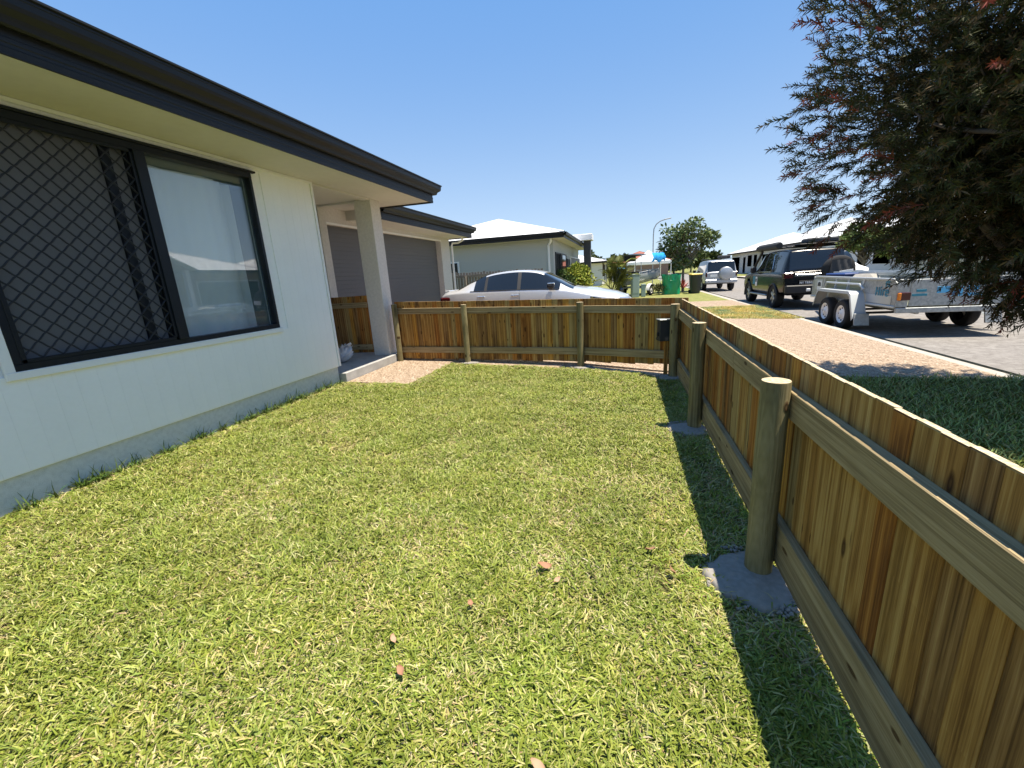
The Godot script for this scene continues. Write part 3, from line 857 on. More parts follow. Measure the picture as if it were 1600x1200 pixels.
func lawn() -> void:
	var G := [Color(.176, .222, .031), Color(.230, .276, .045), Color(.120, .165, .020), Color(.300, .324, .078), Color(.200, .243, .039), Color(.405, .392, .155), Color(.138, .183, .024)]
	var D := [Color(.50, .43, .21), Color(.42, .34, .16), Color(.55, .48, .28), Color(.31, .30, .09), Color(.23, .26, .05), Color(.45, .38, .19), Color(.33, .24, .13)]
	var gm := tuft(24, .045, .030, .074, .0064, G, .10, 1.15)
	var dm := tuft(18, .045, .030, .075, .0060, D, .05, .8)
	var nz := FastNoiseLite.new(); nz.seed = 8; nz.frequency = 1.1; nz.fractal_octaves = 3
	var nz2 := FastNoiseLite.new(); nz2.seed = 21; nz2.frequency = 4.0; nz2.fractal_octaves = 2
	var path := PackedVector2Array([Vector2(-4.29, -5.68), Vector2(-3.13, -5.62), Vector2(-3.08, -7.14), Vector2(-.74, -6.68), Vector2(.30, -6.32), Vector2(.46, -6.0), Vector2(.80, -6.0), Vector2(.8, -9), Vector2(-5, -9), Vector2(-5, -5.68)])
	var foot := [[.60, -1.97, .19, .21], [.60, -4.04, .18, .17], [.62, -6.08, .15, .13], [-2.70, -7.15, .16, .10], [-.64, -6.73, .15, .10]]
	# patches of turf in five degrees of dryness over the open lawn
	var o: Node3D = thing("lawn_grass", "short bright green broad-bladed grass with dry patches filling the fenced front lawn", "grass")
	o.set_meta("kind", "stuff")
	var kinds := []; var tfs := []; var cols := []
	for k in 15:
		kinds.append(turf_patch(1350, .15, [.05, .16, .30, .47, .68][k / 3], G, D)); tfs.append([]); cols.append([])
	var pz := -7.1
	while pz < -.25:
		var px := -4.35
		while px < .78:
			var x := px + rnd(-.05, .05); var z := pz + rnd(-.05, .05)
			px += .2
			if lawn_edge(x, z, path, foot) < .17: continue
			var dry := lawn_dry(x, z, nz, nz2)
			var lv := clampi(int(roundf((dry + rnd(-.08, .08) - .05) / .155)), 0, 4)
			var k := lv * 3 + rng.randi() % 3
			var sc := rnd(.95, 1.12)
			tfs[k].append(Transform3D(Basis.from_euler(Vector3(rnd(-.03, .03), rnd(0, TAU), rnd(-.03, .03))).scaled(Vector3(sc, sc * rnd(.85, 1.15), sc)), Vector3(x, -.012, z)))
			var t := rnd(.86, 1.05); cols[k].append(Color(t * rnd(.97, 1.06), t, t * rnd(.93, 1.06)))
		pz += .2
	for k in 15:
		if tfs[k].size() > 0: scatter(o, "turf_patch", kinds[k], M.blade, tfs[k], cols[k]).set_meta("kind", "stuff")
	# single tufts up to the edges of the path, the walls and the footings
	var gt := []; var gc := []; var dt := []; var dc := []
	for i in 46000:
		var z := rnd(-7.2, -.2)
		var x := rnd(-4.40, .80)
		var ed := lawn_edge(x, z, path, foot)
		if ed < 0.0 or ed > .20: continue
		var sc := rnd(.75, 1.25)
		var tl := Basis.from_euler(Vector3(rnd(-.18, .18), rnd(0, TAU), rnd(-.18, .18)))
		var tf := Transform3D(tl.scaled(Vector3(sc, sc * rnd(.8, 1.2), sc)), Vector3(x, -.012 + rnd(-.004, .004), z))
		var t := rnd(.72, 1.08)
		if rng.randf() < lawn_dry(x, z, nz, nz2):
			dt.append(tf); dc.append(Color(t, t * rnd(.93, 1.05), t))
		else:
			gt.append(tf); gc.append(Color(t * rnd(.98, 1.12), t, t * rnd(.9, 1.1)))
	scatter(o, "edge_tufts", gm, M.blade, gt, gc).set_meta("kind", "stuff")
	scatter(o, "dry_tufts", dm, M.blade, dt, dc).set_meta("kind", "stuff")
	# taller uncut tufts along the wall
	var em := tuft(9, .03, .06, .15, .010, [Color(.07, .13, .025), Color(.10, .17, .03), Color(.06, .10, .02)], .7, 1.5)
	var et := []; var ec := []
	for i in 420:
		var z := rnd(-5.62, 0.5)
		if nz2.get_noise_1d(z * 2.0) < -.12: continue
		var s := rnd(.6, 1.25)
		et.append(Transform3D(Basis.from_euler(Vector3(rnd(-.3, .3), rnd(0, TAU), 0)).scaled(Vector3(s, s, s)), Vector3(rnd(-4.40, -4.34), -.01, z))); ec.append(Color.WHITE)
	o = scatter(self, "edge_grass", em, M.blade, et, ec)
	o.set_meta("kind", "stuff"); o.set_meta("label", "longer dark grass left uncut along the foot of the house wall"); o.set_meta("category", "grass")
	# verges
	var vm := tuft(22, .08, .05, .11, .010, G, .2, 1.1)
	var vt := []; var vc := []
	for i in 9000:
		var x := rnd(.95, 4.54); var z := rnd(-6.08, -1.0)
		var s := rnd(.8, 1.3)
		vt.append(Transform3D(Basis.from_euler(Vector3(rnd(-.2, .2), rnd(0, TAU), 0)).scaled(Vector3(s, s, s)), Vector3(x, -.03, z)))
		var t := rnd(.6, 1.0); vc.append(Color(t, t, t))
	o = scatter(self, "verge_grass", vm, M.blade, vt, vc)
	o.set_meta("kind", "stuff"); o.set_meta("label", "shaded long grass of the verge under the bottlebrush tree"); o.set_meta("category", "grass")
	vt = []; vc = []
	for i in 9000:
		var x := rnd(.9, 4.54); var z := rnd(-16.9, -12.66)
		var a := nz.get_noise_2d(x, z)
		var s := rnd(.5, .9)
		vt.append(Transform3D(Basis.from_euler(Vector3(rnd(-.2, .2), rnd(0, TAU), 0)).scaled(Vector3(s, s, s)), Vector3(x, -.03, z)))
		var t := rnd(.7, 1.0)
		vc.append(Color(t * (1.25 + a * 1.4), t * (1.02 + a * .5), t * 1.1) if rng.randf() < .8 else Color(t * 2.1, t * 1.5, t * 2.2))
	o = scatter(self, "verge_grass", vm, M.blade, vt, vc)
	o.set_meta("kind", "stuff"); o.set_meta("label", "sunlit patchy verge grass between the driveway and the parked black vehicle"); o.set_meta("category", "grass")

func leaves_on_lawn() -> void:
	var L := [[-.39, -1.85, "curled pinkish brown leaf, largest on the lawn near the middle"], [-.31, -1.76, "pale brown leaf lying flat just in front of the largest leaf"], [.24, -1.93, "orange brown leaf beside the shadow of the fence post"],
		[-.68, -1.53, "tan leaf standing up in the lawn left of the largest leaf"], [-.94, -1.28, "narrow tan leaf in the front part of the lawn"], [-1.76, -1.23, "small reddish leaf on the left part of the lawn"],
		[-.83, -1.15, "reddish leaf tucked in the grass at the front of the lawn"], [-.25, -.94, "brown leaf at the bottom edge of the lawn"], [.15, -2.08, "dry leaf on the bare patch beside the fence shadow"]]
	for i in L.size():
		var m := MB.new()
		var rows := []
		for r in 6:
			var t := r / 5.0
			var w := .020 * sin(PI * clampf(t * .9 + .06, 0, 1)) + .001
			var cz := (t - .5) * .075
			rows.append([Vector3(-w, .012 * absf(t - .5) * 2 + .008, cz), Vector3(0, .010 * t, cz), Vector3(w, .012 * absf(t - .4) * 2 + .010, cz)])
		m.grid(rows)
		var o := solo("fallen_leaf", m, M.dead_leaf[i % 3], L[i][2], "leaf", "dead leaves fallen on the lawn", Vector3(L[i][0], .034, L[i][1]))
		o.rotation = Vector3(rnd(-.5, .5), rnd(0, TAU), rnd(-.5, .5))
		var s: float = 1.0 if i == 0 else rnd(.45, .68)
		o.scale = Vector3(s, s, s)

# ---------------------------------------------------------------- plants
func leaf_mesh(l: float, w: float, fold := .25) -> ArrayMesh:
	var m := MB.new(); m.colored = true
	m.grid([[Vector3(-.001, 0, 0), Vector3.ZERO, Vector3(.001, 0, 0)], [Vector3(-w * .5, w * fold, -l * .4), Vector3(0, 0, -l * .4), Vector3(w * .5, w * fold, -l * .4)], [Vector3(-.001, -l * .06, -l), Vector3(0, -l * .07, -l), Vector3(.001, -l * .06, -l)]])
	return m.mesh()
func crown_of(parent: Node3D, called: String, mesh: Mesh, blobs: Array, n: int, cols: Array, s0: float, s1: float) -> void:
	# leaves on the outer half of many small clumps, facing outwards
	var tf := []; var cc := []
	for i in n:
		var b: Array = blobs[rng.randi() % blobs.size()]
		var d := Vector3(rng.randfn(), rng.randfn(), rng.randfn()).normalized()
		var r := pow(rng.randf(), .45)
		var c: Vector3 = b[0]; var q: Vector3 = b[1]
		var p := c + Vector3(d.x * q.x, d.y * q.y, d.z * q.z) * r
		var dir := (d + Vector3(rnd(-.8, .8), rnd(-.5, .9), rnd(-.8, .8))).normalized()
		var s := rnd(s0, s1)
		var bas := Basis.looking_at(dir, Vector3(rnd(-1, 1), 1, rnd(-1, 1))).scaled_local(Vector3(s, s, s))
		tf.append(Transform3D(bas, p))
		var k: Color = cols[rng.randi() % cols.size()]
		var t := rnd(.75, 1.2)
		cc.append(Color(k.r * t, k.g * t, k.b * t))
	scatter(parent, called, mesh, M.leaf, tf, cc).set_meta("kind", "stuff")
func limb(m: MB, a: Vector3, b: Vector3, r0: float, r1: float, bend := .12) -> Array:
	var pts := []; var rad := []
	var l := a.distance_to(b)
	var off := Vector3(rnd(-bend, bend), rnd(-bend, bend) * .4, rnd(-bend, bend)) * l
	for i in 7:
		var t := i / 6.0
		pts.append(a.lerp(b, t) + off * sin(PI * t)); rad.append(lerpf(r0, r1, t))
	m.tube(pts, rad, 7)
	return pts

func shoot(n: int, l: float, leaf: float) -> ArrayMesh:
	var s := MB.new(); s.colored = true
	s.col = Color(.10, .075, .05)
	s.tube([Vector3.ZERO, Vector3(0, .01, -l * .5), Vector3(0, 0, -l)], [.0035, .0028, .0015], 4, false)
	for i in n:
		var t := (i + rng.randf()) / n
		var a := i * 2.4 + rnd(-.4, .4)
		var out := Vector3(cos(a), sin(a), 0)
		var d := (out * rnd(.7, 1.0) + Vector3(0, 0, -rnd(.35, 1.0))).normalized()
		var p := Vector3(0, .01 * sin(PI * t), -l * t)
		var ll := leaf * rnd(.75, 1.2) * (1.0 - .35 * t)
		var w := .0056
		var sd := d.cross(Vector3(0, 0, 1)).normalized().rotated(d, rnd(-.7, .7)) * w
		var g := rnd(.75, 1.25)
		s.col = Color(.058 * g, .066 * g, .025 * g) if t < .78 else Color(.105 * g, .074 * g, .036 * g)
		s.grid([[p - sd * .4, p + sd * .4], [p + d * ll * .45 - sd, p + d * ll * .45 + sd], [p + d * ll - sd * .15 - Vector3(0, ll * .06, 0), p + d * ll + sd * .15 - Vector3(0, ll * .06, 0)]])
	return s.mesh()

func bottlebrush() -> void:
	var base := Vector3(4.05, -.03, -5.0)
	var o := thing("bottlebrush_tree", "dark dense bottlebrush tree with red flower tips on the verge beside the road", "tree", base)
	var C := Vector3(-.35, 3.10, -.10)          # middle of the crown, from the base
	var R := Vector3(2.05, 2.25, 1.75)
	var m := MB.new()
	var forks := [limb(m, Vector3(0, -.1, 0), Vector3(.12, 1.05, -.1), .15, .115)[6]]
	var tips := []
	# main limbs, then branches, then twig-bearing shoots
	var mains := [Vector3(-1.15, 2.35, -.75), Vector3(-.95, 2.6, .65), Vector3(.2, 3.4, .35), Vector3(.9, 2.8, -.3), Vector3(-.2, 3.3, -.75), Vector3(.55, 2.3, .8), Vector3(-.75, 1.75, -.25)]
	for q in mains:
		var ps := limb(m, forks[0] + Vector3(rnd(-.03, .03), rnd(-.1, 0), rnd(-.03, .03)), q, .075, .038)
		for k in 8:
			var st: Vector3 = ps[2 + k % 5]
			var d := Vector3(rng.randfn(), rng.randfn() * .8 + .1, rng.randfn()).normalized()
			var e := C + Vector3(d.x * R.x, d.y * R.y, d.z * R.z) * rnd(.55, .92)
			if e.distance_to(st) > 1.9: e = st + (e - st).normalized() * rnd(1.2, 1.9)
			var p2 := limb(m, st, e, .026, .008)
			for j in 3:
				var e2: Vector3 = p2[3 + j] + Vector3(rnd(-.4, .4), rnd(-.3, .4), rnd(-.4, .4))
				limb(m, p2[3 + j], e2, .009, .004)
				tips.append(e2)
			tips.append(e)
	part(o, "trunk", m, M.bark)
	# shoots: a thin stem set all round with narrow leaves
	var nz := FastNoiseLite.new(); nz.seed = 4; nz.frequency = .8; nz.fractal_octaves = 2
	for variant in 3:
		var ms: ArrayMesh = shoot(40, .24, .074)
		var src := ms.surface_get_arrays(0)
		var sv: PackedVector3Array = src[Mesh.ARRAY_VERTEX]; var sn: PackedVector3Array = src[Mesh.ARRAY_NORMAL]; var si: PackedInt32Array = src[Mesh.ARRAY_INDEX]
		var tints := []                          # the same shoot in a few tones, and with young red tips
		for q in [Color(.72, .72, .70), Color(.92, .92, .86), Color(1.12, 1.12, 1.12), Color(2.5, .85, 1.1)]:
			var pc := PackedColorArray()
			for c in src[Mesh.ARRAY_COLOR]: pc.append(Color(minf(1, c.r * q.r), c.g * q.g, c.b * q.b))
			tints.append(pc)
		var big := MB.new(); big.colored = true
		for i in 4100:
			var p: Vector3
			var d := Vector3(rng.randfn(), rng.randfn(), rng.randfn()).normalized()
			if rng.randf() < .52:
				p = tips[rng.randi() % tips.size()] + Vector3(rng.randfn(), rng.randfn(), rng.randfn()) * .13
			elif rng.randf() < .11:
				p = Vector3(-.30 + rng.randfn() * .30, 1.15 + rng.randfn() * .38, .05 + rng.randfn() * .3)
				if p.y < .45: continue
			else:
				var rr := pow(rng.randf(), .38)
				p = C + Vector3(d.x * R.x, d.y * R.y, d.z * R.z) * rr * (1.0 + .16 * nz.get_noise_3dv(d * 2.2))
				if nz.get_noise_3dv(p * 1.5) < -.15: continue
			# the skirt of the crown lifts towards the house side
			if p.y < clampf(remap(p.x, -1.55, -.55, 1.66, 1.02), 1.0, 1.66) + .25 * nz.get_noise_2d(p.x * 3.0, p.z * 3.0): continue
			var od := ((p - C) / R)
			var dir := (od * 1.0 + Vector3(rnd(-.7, .7), rnd(-.35, .75), rnd(-.7, .7))).normalized()
			var s := rnd(.75, 1.2)
			var tr := Transform3D(Basis.looking_at(dir, Vector3(.1, 1, .1)).scaled_local(Vector3(s, s, s)), p)
			var k := 3 if od.length() > .82 and rng.randf() < .11 else rng.randi() % 3
			var off := big.v.size()
			big.v.append_array(tr * sv); big.n.append_array(Transform3D(tr.basis.orthonormalized(), Vector3.ZERO) * sn); big.c.append_array(tints[k])
			for q in si: big.ix.append(q + off)
		big.u.resize(big.v.size())
		part(o, "crown", big, M.leaf)
	# red flower brushes and young red tips
	var fm := MB.new(); fm.colored = true
	for i in 90:
		var a := i * 2.4; var t := i / 90.0
		var p := Vector3(0, 0, -.095 * t)
		var d := Vector3(cos(a), sin(a), -.5).normalized()
		var g := rnd(.6, 1.2)
		fm.col = Color(.26 * g, .050 * g, .040 * g)
		var sd := d.cross(Vector3(0, 0, 1)).normalized() * .0022
		fm.grid([[p - sd, p + sd], [p + d * .024 - sd, p + d * .024 + sd]])
	var fmesh := fm.mesh()
	for i in 18:
		var d := Vector3(rnd(-1, .35), rnd(-.35, .8), rnd(-.6, 1)).normalized()
		var p := C + Vector3(d.x * R.x, d.y * R.y, d.z * R.z) * rnd(.90, 1.06)
		var q := part(o, "flower", fmesh, M.leaf, p)
		q.basis = Basis.looking_at(Vector3(rnd(-.4, .4), rnd(.4, 1.0), rnd(-.8, -.2)).normalized(), Vector3(1, .1, .2)).scaled_local(Vector3(.62, .62, 1.0) * rnd(.7, 1.0))

func small_tree(called: String, label: String, category: String, at: Vector3, hgt: float, blobs: Array, n: int, leaf: Mesh, cols: Array, r := .09) -> Node3D:
	var o := thing(called, label, category, at)
	var m := MB.new()
	var top := Vector3(0, hgt * .55, 0)
	limb(m, Vector3(0, -.1, 0), top, r, r * .55, .05)
	for b in blobs:
		limb(m, Vector3(0, hgt * rnd(.25, .5), 0), b[0], r * .35, r * .1)
	part(o, "trunk", m, M.bark)
	crown_of(o, "crown", leaf, blobs, n, cols, .7, 1.3)
	return o
func clumps(c: Vector3, R: Vector3, n: int, r0: float, r1: float) -> Array:
	var out := []
	for i in n:
		var d := Vector3(rng.randfn(), rng.randfn(), rng.randfn()).normalized() * pow(rng.randf(), .5)
		var r := rnd(r0, r1)
		out.append([c + Vector3(d.x * R.x, d.y * R.y, d.z * R.z), Vector3(r, r * .8, r)])
	return out

# ---------------------------------------------------------------- houses along the street
func nhouse(label: String, x0: float, x1: float, z0: float, z1: float, wall: Material, roof: Material, eave: float, pitch: float, face: float, gable := false) -> Node3D:
	var o := thing("street_house", label, "house", Vector3((x0 + x1) * .5, 0, (z0 + z1) * .5), 0.0, "single storey houses along the street")
	var hx := (x1 - x0) * .5; var hz := (z1 - z0) * .5
	var m := MB.new(); m.bx(-hx, hx, -.25, eave, -hz, hz); part(o, "wall", m, wall)
	var ov := .5
	m = MB.new(); m.bx(-hx - ov, hx + ov, eave, eave + .03, -hz - ov, hz + ov); part(o, "soffit", m, M.soffit)
	m = MB.new()
	m.sweep([Vector2(hx + ov, hz + ov), Vector2(hx + ov, -hz - ov), Vector2(-hx - ov, -hz - ov), Vector2(-hx - ov, hz + ov), Vector2(hx + ov, hz + ov)], [Vector2(-.01, eave - .02), Vector2(.01, eave - .02), Vector2(.01, eave + .07), Vector2(.09, eave + .08), Vector2(.11, eave + .185), Vector2(-.02, eave + .185)], 1.0)
	part(o, "gutter", m, M.gutter)
	m = MB.new(); hip(m, -hx - ov - .03, hx + ov + .03, hz + ov + .03, -hz - ov - .03, eave + .17, pitch); part(o, "roof", m, roof)
	# openings on the street face
	var fx := face * hx
	var spots := [[-hz * .62, 2.6, 2.25, 0.02, 1], [hz * .05, 1.0, 2.1, .02, 2], [hz * .42, 1.8, 1.4, .9, 0], [hz * .78, 1.2, 1.4, .9, 0]]
	for s in spots:
		var w := Node3D.new(); w.name = ["window", "garage_door", "door"][s[4]]; o.add_child(w, true)
		m = MB.new()
		var zc: float = s[0]; var ww: float = s[1] * .5 * (1.8 if s[4] == 1 else 1.0); var hh: float = s[2]; var y0: float = s[3]
		for q in [[zc - ww - .05, zc - ww, y0, y0 + hh + .05], [zc + ww, zc + ww + .05, y0, y0 + hh + .05], [zc - ww, zc + ww, y0 + hh, y0 + hh + .05]]:
			m.bx(fx - .02, fx + .04 * face, q[2], q[3], q[0], q[1])
		part(w, "frame", m, M.trim if s[4] == 1 else M.frame)
		m = MB.new(); m.bx(fx - .02, fx + .02 * face, y0, y0 + hh, zc - ww, zc + ww)
		part(w, "leaf" if s[4] > 0 else "pane", m, M.door if s[4] == 1 else (M.dark_wall if s[4] == 2 else M.car_glass))
	if gable:                                  # porch gable towards the street
		m = MB.new()
		var gz := hz * .25
		var tf := Transform3D(Basis(Vector3(0, 0, 1), Vector3(0, 1, 0), Vector3(face, 0, 0)), Vector3(fx, 0, gz))
		m.prism(PackedVector2Array([Vector2(-2.6, eave + .15), Vector2(2.6, eave + .15), Vector2(0, eave + 1.35)]), -3.0, 1.2, tf)
		part(o, "porch_gable", m, wall)
		m = MB.new()
		m.prism(PackedVector2Array([Vector2(-2.9, eave + .13), Vector2(0, eave + 1.47), Vector2(2.9, eave + .13), Vector2(2.9, eave + .20), Vector2(0, eave + 1.55), Vector2(-2.9, eave + .20)]), -3.0, 1.35, tf)
		part(o, "porch_roof", m, roof)
		for s in [-2.4, 2.4]:
			m = MB.new(); m.bx(fx + face * .85, fx + face * 1.1, -.1, eave + .15, gz + s - .13, gz + s + .13); part(o, "porch_post", m, M.wall_white)
	return o

func neighbours() -> void:
	var o := nhouse("pale grey-green house with a white hip roof beyond the silver sedan", -8.7, -2.72, -27.5, -17.45, M.wall_green, M.white_roof, 2.84, 17.0, 1.0)
	var m := MB.new()                         # downpipe at the near street corner and a dark side window
	m.tube([Vector3(2.95, 2.9, 5.35), Vector3(2.95, 2.72, 5.3), Vector3(2.82, 2.6, 5.07), Vector3(2.82, .0, 5.07)], [.045, .045, .045, .045], 8); part(o, "downpipe", m, M.trim)
	var w := Node3D.new(); w.name = "side_window"; o.add_child(w)
	m = MB.new(); m.bx(-2.05, -1.02, 1.62, 2.22, 5.00, 5.06); part(w, "frame", m, M.trim)
	m = MB.new(); m.bx(-1.98, -1.10, 1.68, 2.16, 5.02, 5.075); part(w, "pane", m, M.car_glass)
	m = MB.new(); m.bx(2.9, 4.1, 3.10, 3.42, -2.2, -1.2, .02); part(o, "portico_roof", m, M.white_roof)
	m = MB.new(); m.bx(3.62, 3.98, -.1, 3.10, -2.1, -1.5); part(o, "portico_column", m, M.dark_wall)
	# house whose roof shows over the garage, with panels on it
	o = nhouse("white roofed house with a dark solar panel just over the garage roof", -26.0, -12.5, -31.0, -19.5, M.wall_white, M.white_roof, 3.0, 20.0, 1.0)
	m = MB.new(); m.box(Vector3(4.6, 4.35, 3.2), Vector3(1.6, .05, 2.6), .01, Basis(Vector3.FORWARD, .36)); part(o, "solar_panel", m, M.solar)
	nhouse("small white roofed house far along the left side between shrubs", -9.5, -2.2, -60.0, -47.0, M.wall_white, M.white_roof, 2.3, 15.0, 1.0)
	nhouse("red tile roofed house far behind the leafy street tree", -2.0, 8.0, -98.0, -86.0, M.wall_brown, M.red_roof, 2.6, 20.0, 1.0)
	# other side of the street
	nhouse("white roofed grey house farthest along the right side of the street", 16.5, 27.0, -76.0, -61.5, M.wall_grey, M.white_roof, 2.7, 19.0, -1.0)
	nhouse("white roofed grey house second farthest on the right side of the street", 16.0, 27.0, -58.5, -45.5, M.wall_grey, M.white_roof, 2.8, 19.0, -1.0)
	nhouse("white roofed pale house behind the roof rack of the black vehicle", 16.0, 27.0, -42.5, -29.5, M.wall_white, M.white_roof, 2.8, 19.0, -1.0)
	nhouse("brown walled house with a porch gable across the road behind the bottlebrush", 17.0, 29.0, -26.5, -12.5, M.wall_brown, M.white_roof, 2.8, 19.0, -1.0, true)
	nhouse("pale house with a porch gable across the road, mirrored in the window", 17.0, 29.0, -9.5, 4.5, M.wall_white, M.white_roof, 2.8, 19.0, -1.0, true)
	# weathered paling fence on the neighbour's boundary
	var f := thing("weathered_fence", "weathered grey paling fence behind the silver sedan", "fence", Vector3(-4.3, 0, -15.6))
	m = MB.new()
	var x := -4.2
	while x < 1.45:
		var t := 1.78 - (x + 4.2) * .012 + rnd(-.03, .02)
		m.box(Vector3(x, t * .5, .02), Vector3(.088, t, .016), .002, Basis.IDENTITY, Vector2(rnd(0, 3), rnd(0, 3)))
		x += .115
	part(f, "palings", m, M.grey_wood).set_meta("kind", "stuff")
	for y in [.35, 1.55]:
		m = MB.new(); m.bx(-4.2, 1.45, y, y + .09, .03, .07); part(f, "rail", m, M.grey_wood)
	for px in [-3.9, -1.5, .9]:
		m = MB.new(); m.bx(px - .05, px + .05, -.1, 1.62, .07, .16); part(f, "post", m, M.grey_wood)

# ---------------------------------------------------------------- vehicles
func wheel(parent: Node3D, at: Vector3, r: float, w: float, rim_m: Material, spokes: int, holes: bool, side: float) -> void:
	var o := Node3D.new(); o.name = "wheel"; parent.add_child(o, true)
	o.position = at
	var bas := Basis(Vector3(0, 1, 0), Vector3(side, 0, 0), Vector3(0, 0, 1))      # lathe axis across the car, outwards
	var rr := r * (.60 if holes else .66)
	var m := MB.new()
	m.lathe([Vector2(rr, -w * .5), Vector2(r * .9, -w * .5), Vector2(r * .98, -w * .36), Vector2(r, -w * .2), Vector2(r, w * .2), Vector2(r * .98, w * .36), Vector2(r * .9, w * .5), Vector2(rr, w * .46), Vector2(rr * .97, w * .30)], Vector3.ZERO, bas, 28)
	part(o, "tyre", m, M.rubber)
	m = MB.new()
	if holes:
		m.lathe([Vector2(rr, w * .46), Vector2(rr * .93, w * .48), Vector2(rr * .88, w * .30), Vector2(rr * .62, w * .26), Vector2(rr * .48, w * .40), Vector2(rr * .22, w * .42), Vector2(rr * .20, w * .5), Vector2(0.001, w * .5)], Vector3.ZERO, bas, 28)
		part(o, "rim", m, rim_m)
		m = MB.new()
		for k in 8:
			var a := TAU * k / 8.0
			m.lathe([Vector2(rr * .10, w * .285), Vector2(rr * .10, w * .33), Vector2(.001, w * .33)], bas * Vector3(cos(a) * rr * .70, 0, sin(a) * rr * .70), bas, 10)
		part(o, "vent_holes", m, M.black)
	else:
		m.lathe([Vector2(rr, w * .44), Vector2(rr * .93, w * .47), Vector2(rr * .90, w * .30), Vector2(rr * .88, -w * .2), Vector2(.001, -w * .2)], Vector3.ZERO, bas, 28)
		part(o, "rim", m, M.black)
		m = MB.new()
		for k in spokes:
			var a := TAU * k / spokes
			var d := Vector3(cos(a), 0, sin(a))
			var t := Vector3(-sin(a), 0, cos(a))
			var sp := Basis(bas * t, bas * Vector3.UP, bas * d)
			m.box(bas * (d * rr * .52 + Vector3(0, w * .36, 0)), Vector3(rr * .30, w * .12, rr * .84), .01, sp)
		m.lathe([Vector2(rr * .24, w * .30), Vector2(rr * .22, w * .45), Vector2(.001, w * .45)], Vector3.ZERO, bas, 16)
		part(o, "spokes", m, rim_m)

func loft(spec: Array, sub: int) -> Array:     # station list -> [rows, s of each row]
	var rows := []; var ss := []
	for i in spec.size() - 1:
		var a: Array = spec[maxi(i - 1, 0)]; var b: Array = spec[i]; var c: Array = spec[i + 1]; var d: Array = spec[mini(i + 2, spec.size() - 1)]
		for k in sub + (1 if i == spec.size() - 2 else 0):
			var t := float(k) / sub
			var q := []
			for j in 6:
				var val := cubic_interpolate(b[j], c[j], a[j], d[j], t) if j > 0 else lerpf(b[0], c[0], t)
				var lo := minf(b[j], c[j]); var hi := maxf(b[j], c[j])
				q.append(clampf(val, lo - .02, hi + .02))
			ss.append(q[0])
			var ysl: float = q[1]; var yb: float = q[2]; var yr: float = q[3]; var hw: float = q[4]; var hr: float = q[5]
			var half := [Vector2(0, ysl), Vector2(.9 * hw, ysl), Vector2(.985 * hw, ysl + (yb - ysl) * .15), Vector2(hw, lerpf(ysl, yb, .45)), Vector2(hw * .995, lerpf(ysl, yb, .72)), Vector2(hw * .985, yb - .05), Vector2(hw * .95, yb), Vector2(lerpf(hw * .94, hr, .5) + .012, lerpf(yb, yr - .05, .5)), Vector2(hr, yr - .055), Vector2(hr * .93, yr - .024), Vector2(hr * .6, yr - .006), Vector2(0, yr)]
			var row := []
			for p in half: row.append(Vector3(-p.x, p.y, q[0]))
			for j in range(half.size() - 2, -1, -1): row.append(Vector3(half[j].x, half[j].y, q[0]))
			rows.append(row)
	return [rows, ss]
func car_body(o: Node3D, spec: Array, paint: Material, wins: Array, wheels_at: Array, wr: float, sub := 6) -> void:
	var L := loft(spec, sub)
	var rows: Array = L[0]; var ss: Array = L[1]
	var K: int = rows[0].size()
	var half := K / 2                                # 11
	var owner := {}
	for i in rows.size() - 1:
		var sm: float = (ss[i] + ss[i + 1]) * .5
		for k in K - 1:
			var r := k if k < half else K - 2 - k
			for wi in wins.size():
				var q: Array = wins[wi]
				if sm > q[1] and sm < q[2] and r >= q[3] and r <= q[4]:
					if q[5] == 0 or (q[5] < 0) == (k < half): owner[i * 100 + k] = wi
			if r >= 1 and r <= 5 and not owner.has(i * 100 + k):
				var c: Vector3 = (rows[i][k] + rows[i + 1][k] + rows[i][k + 1] + rows[i + 1][k + 1]) * .25
				for wz in wheels_at:
					if Vector2(c.z - wz, c.y - wr).length() < wr * 1.17: owner[i * 100 + k] = -1
	var m := MB.new()
	m.grid(rows, true, owner, -2)
	for e in [0, rows.size() - 1]:
		var row: Array = rows[e]
		var c := Vector3.ZERO
		for p in row: c += p / K
		for k in K - 1:
			if e == 0: m.tri(c, row[k + 1], row[k])
			else: m.tri(c, row[k], row[k + 1])
	part(o, "body", m, paint)
	for wi in wins.size():
		var any := false
		for q in owner.values(): if q == wi: any = true
		if not any: continue
		m = MB.new()
		m.grid(rows, true, owner, wi)
		part(o, wins[wi][0], m, M.black if wins[wi][0] == "pillar" else M.car_glass)
	m = MB.new()                                  # dark floor pan between the wheels
	var z0: float = spec[0][0] + .35; var z1: float = spec[spec.size() - 1][0] - .35
	var hw: float = spec[spec.size() / 2][4]
	m.bx(-hw * .72, hw * .72, spec[3][1] + .02, spec[3][2] - .15, z0, z1)
	part(o, "underbody", m, M.black)
func strip(o: Node3D, called: String, pts: Array, r: float, m: Material) -> void:
	var b := MB.new(); var rad := []
	for p in pts: rad.append(r)
	b.tube(pts, rad, 6); part(o, called, b, m)
func boxpart(o: Node3D, called: String, c: Vector3, s: Vector3, bev: float, m: Material, bas := Basis.IDENTITY) -> MeshInstance3D:
	var b := MB.new(); b.box(c, s, bev, bas); return part(o, called, b, m)
func arch(o: Node3D, x: float, z: float, r: float, m: Material) -> void:
	var pts := []; var rad := []
	for i in 15:
		var a := PI * (i / 14.0) * 1.12 - .19
		pts.append(Vector3(x, r * .87 + sin(a) * r * 1.17, z + cos(a) * r * 1.17)); rad.append(.035)
	var b := MB.new(); b.tube(pts, rad, 6); part(o, "wheel_arch", b, m)
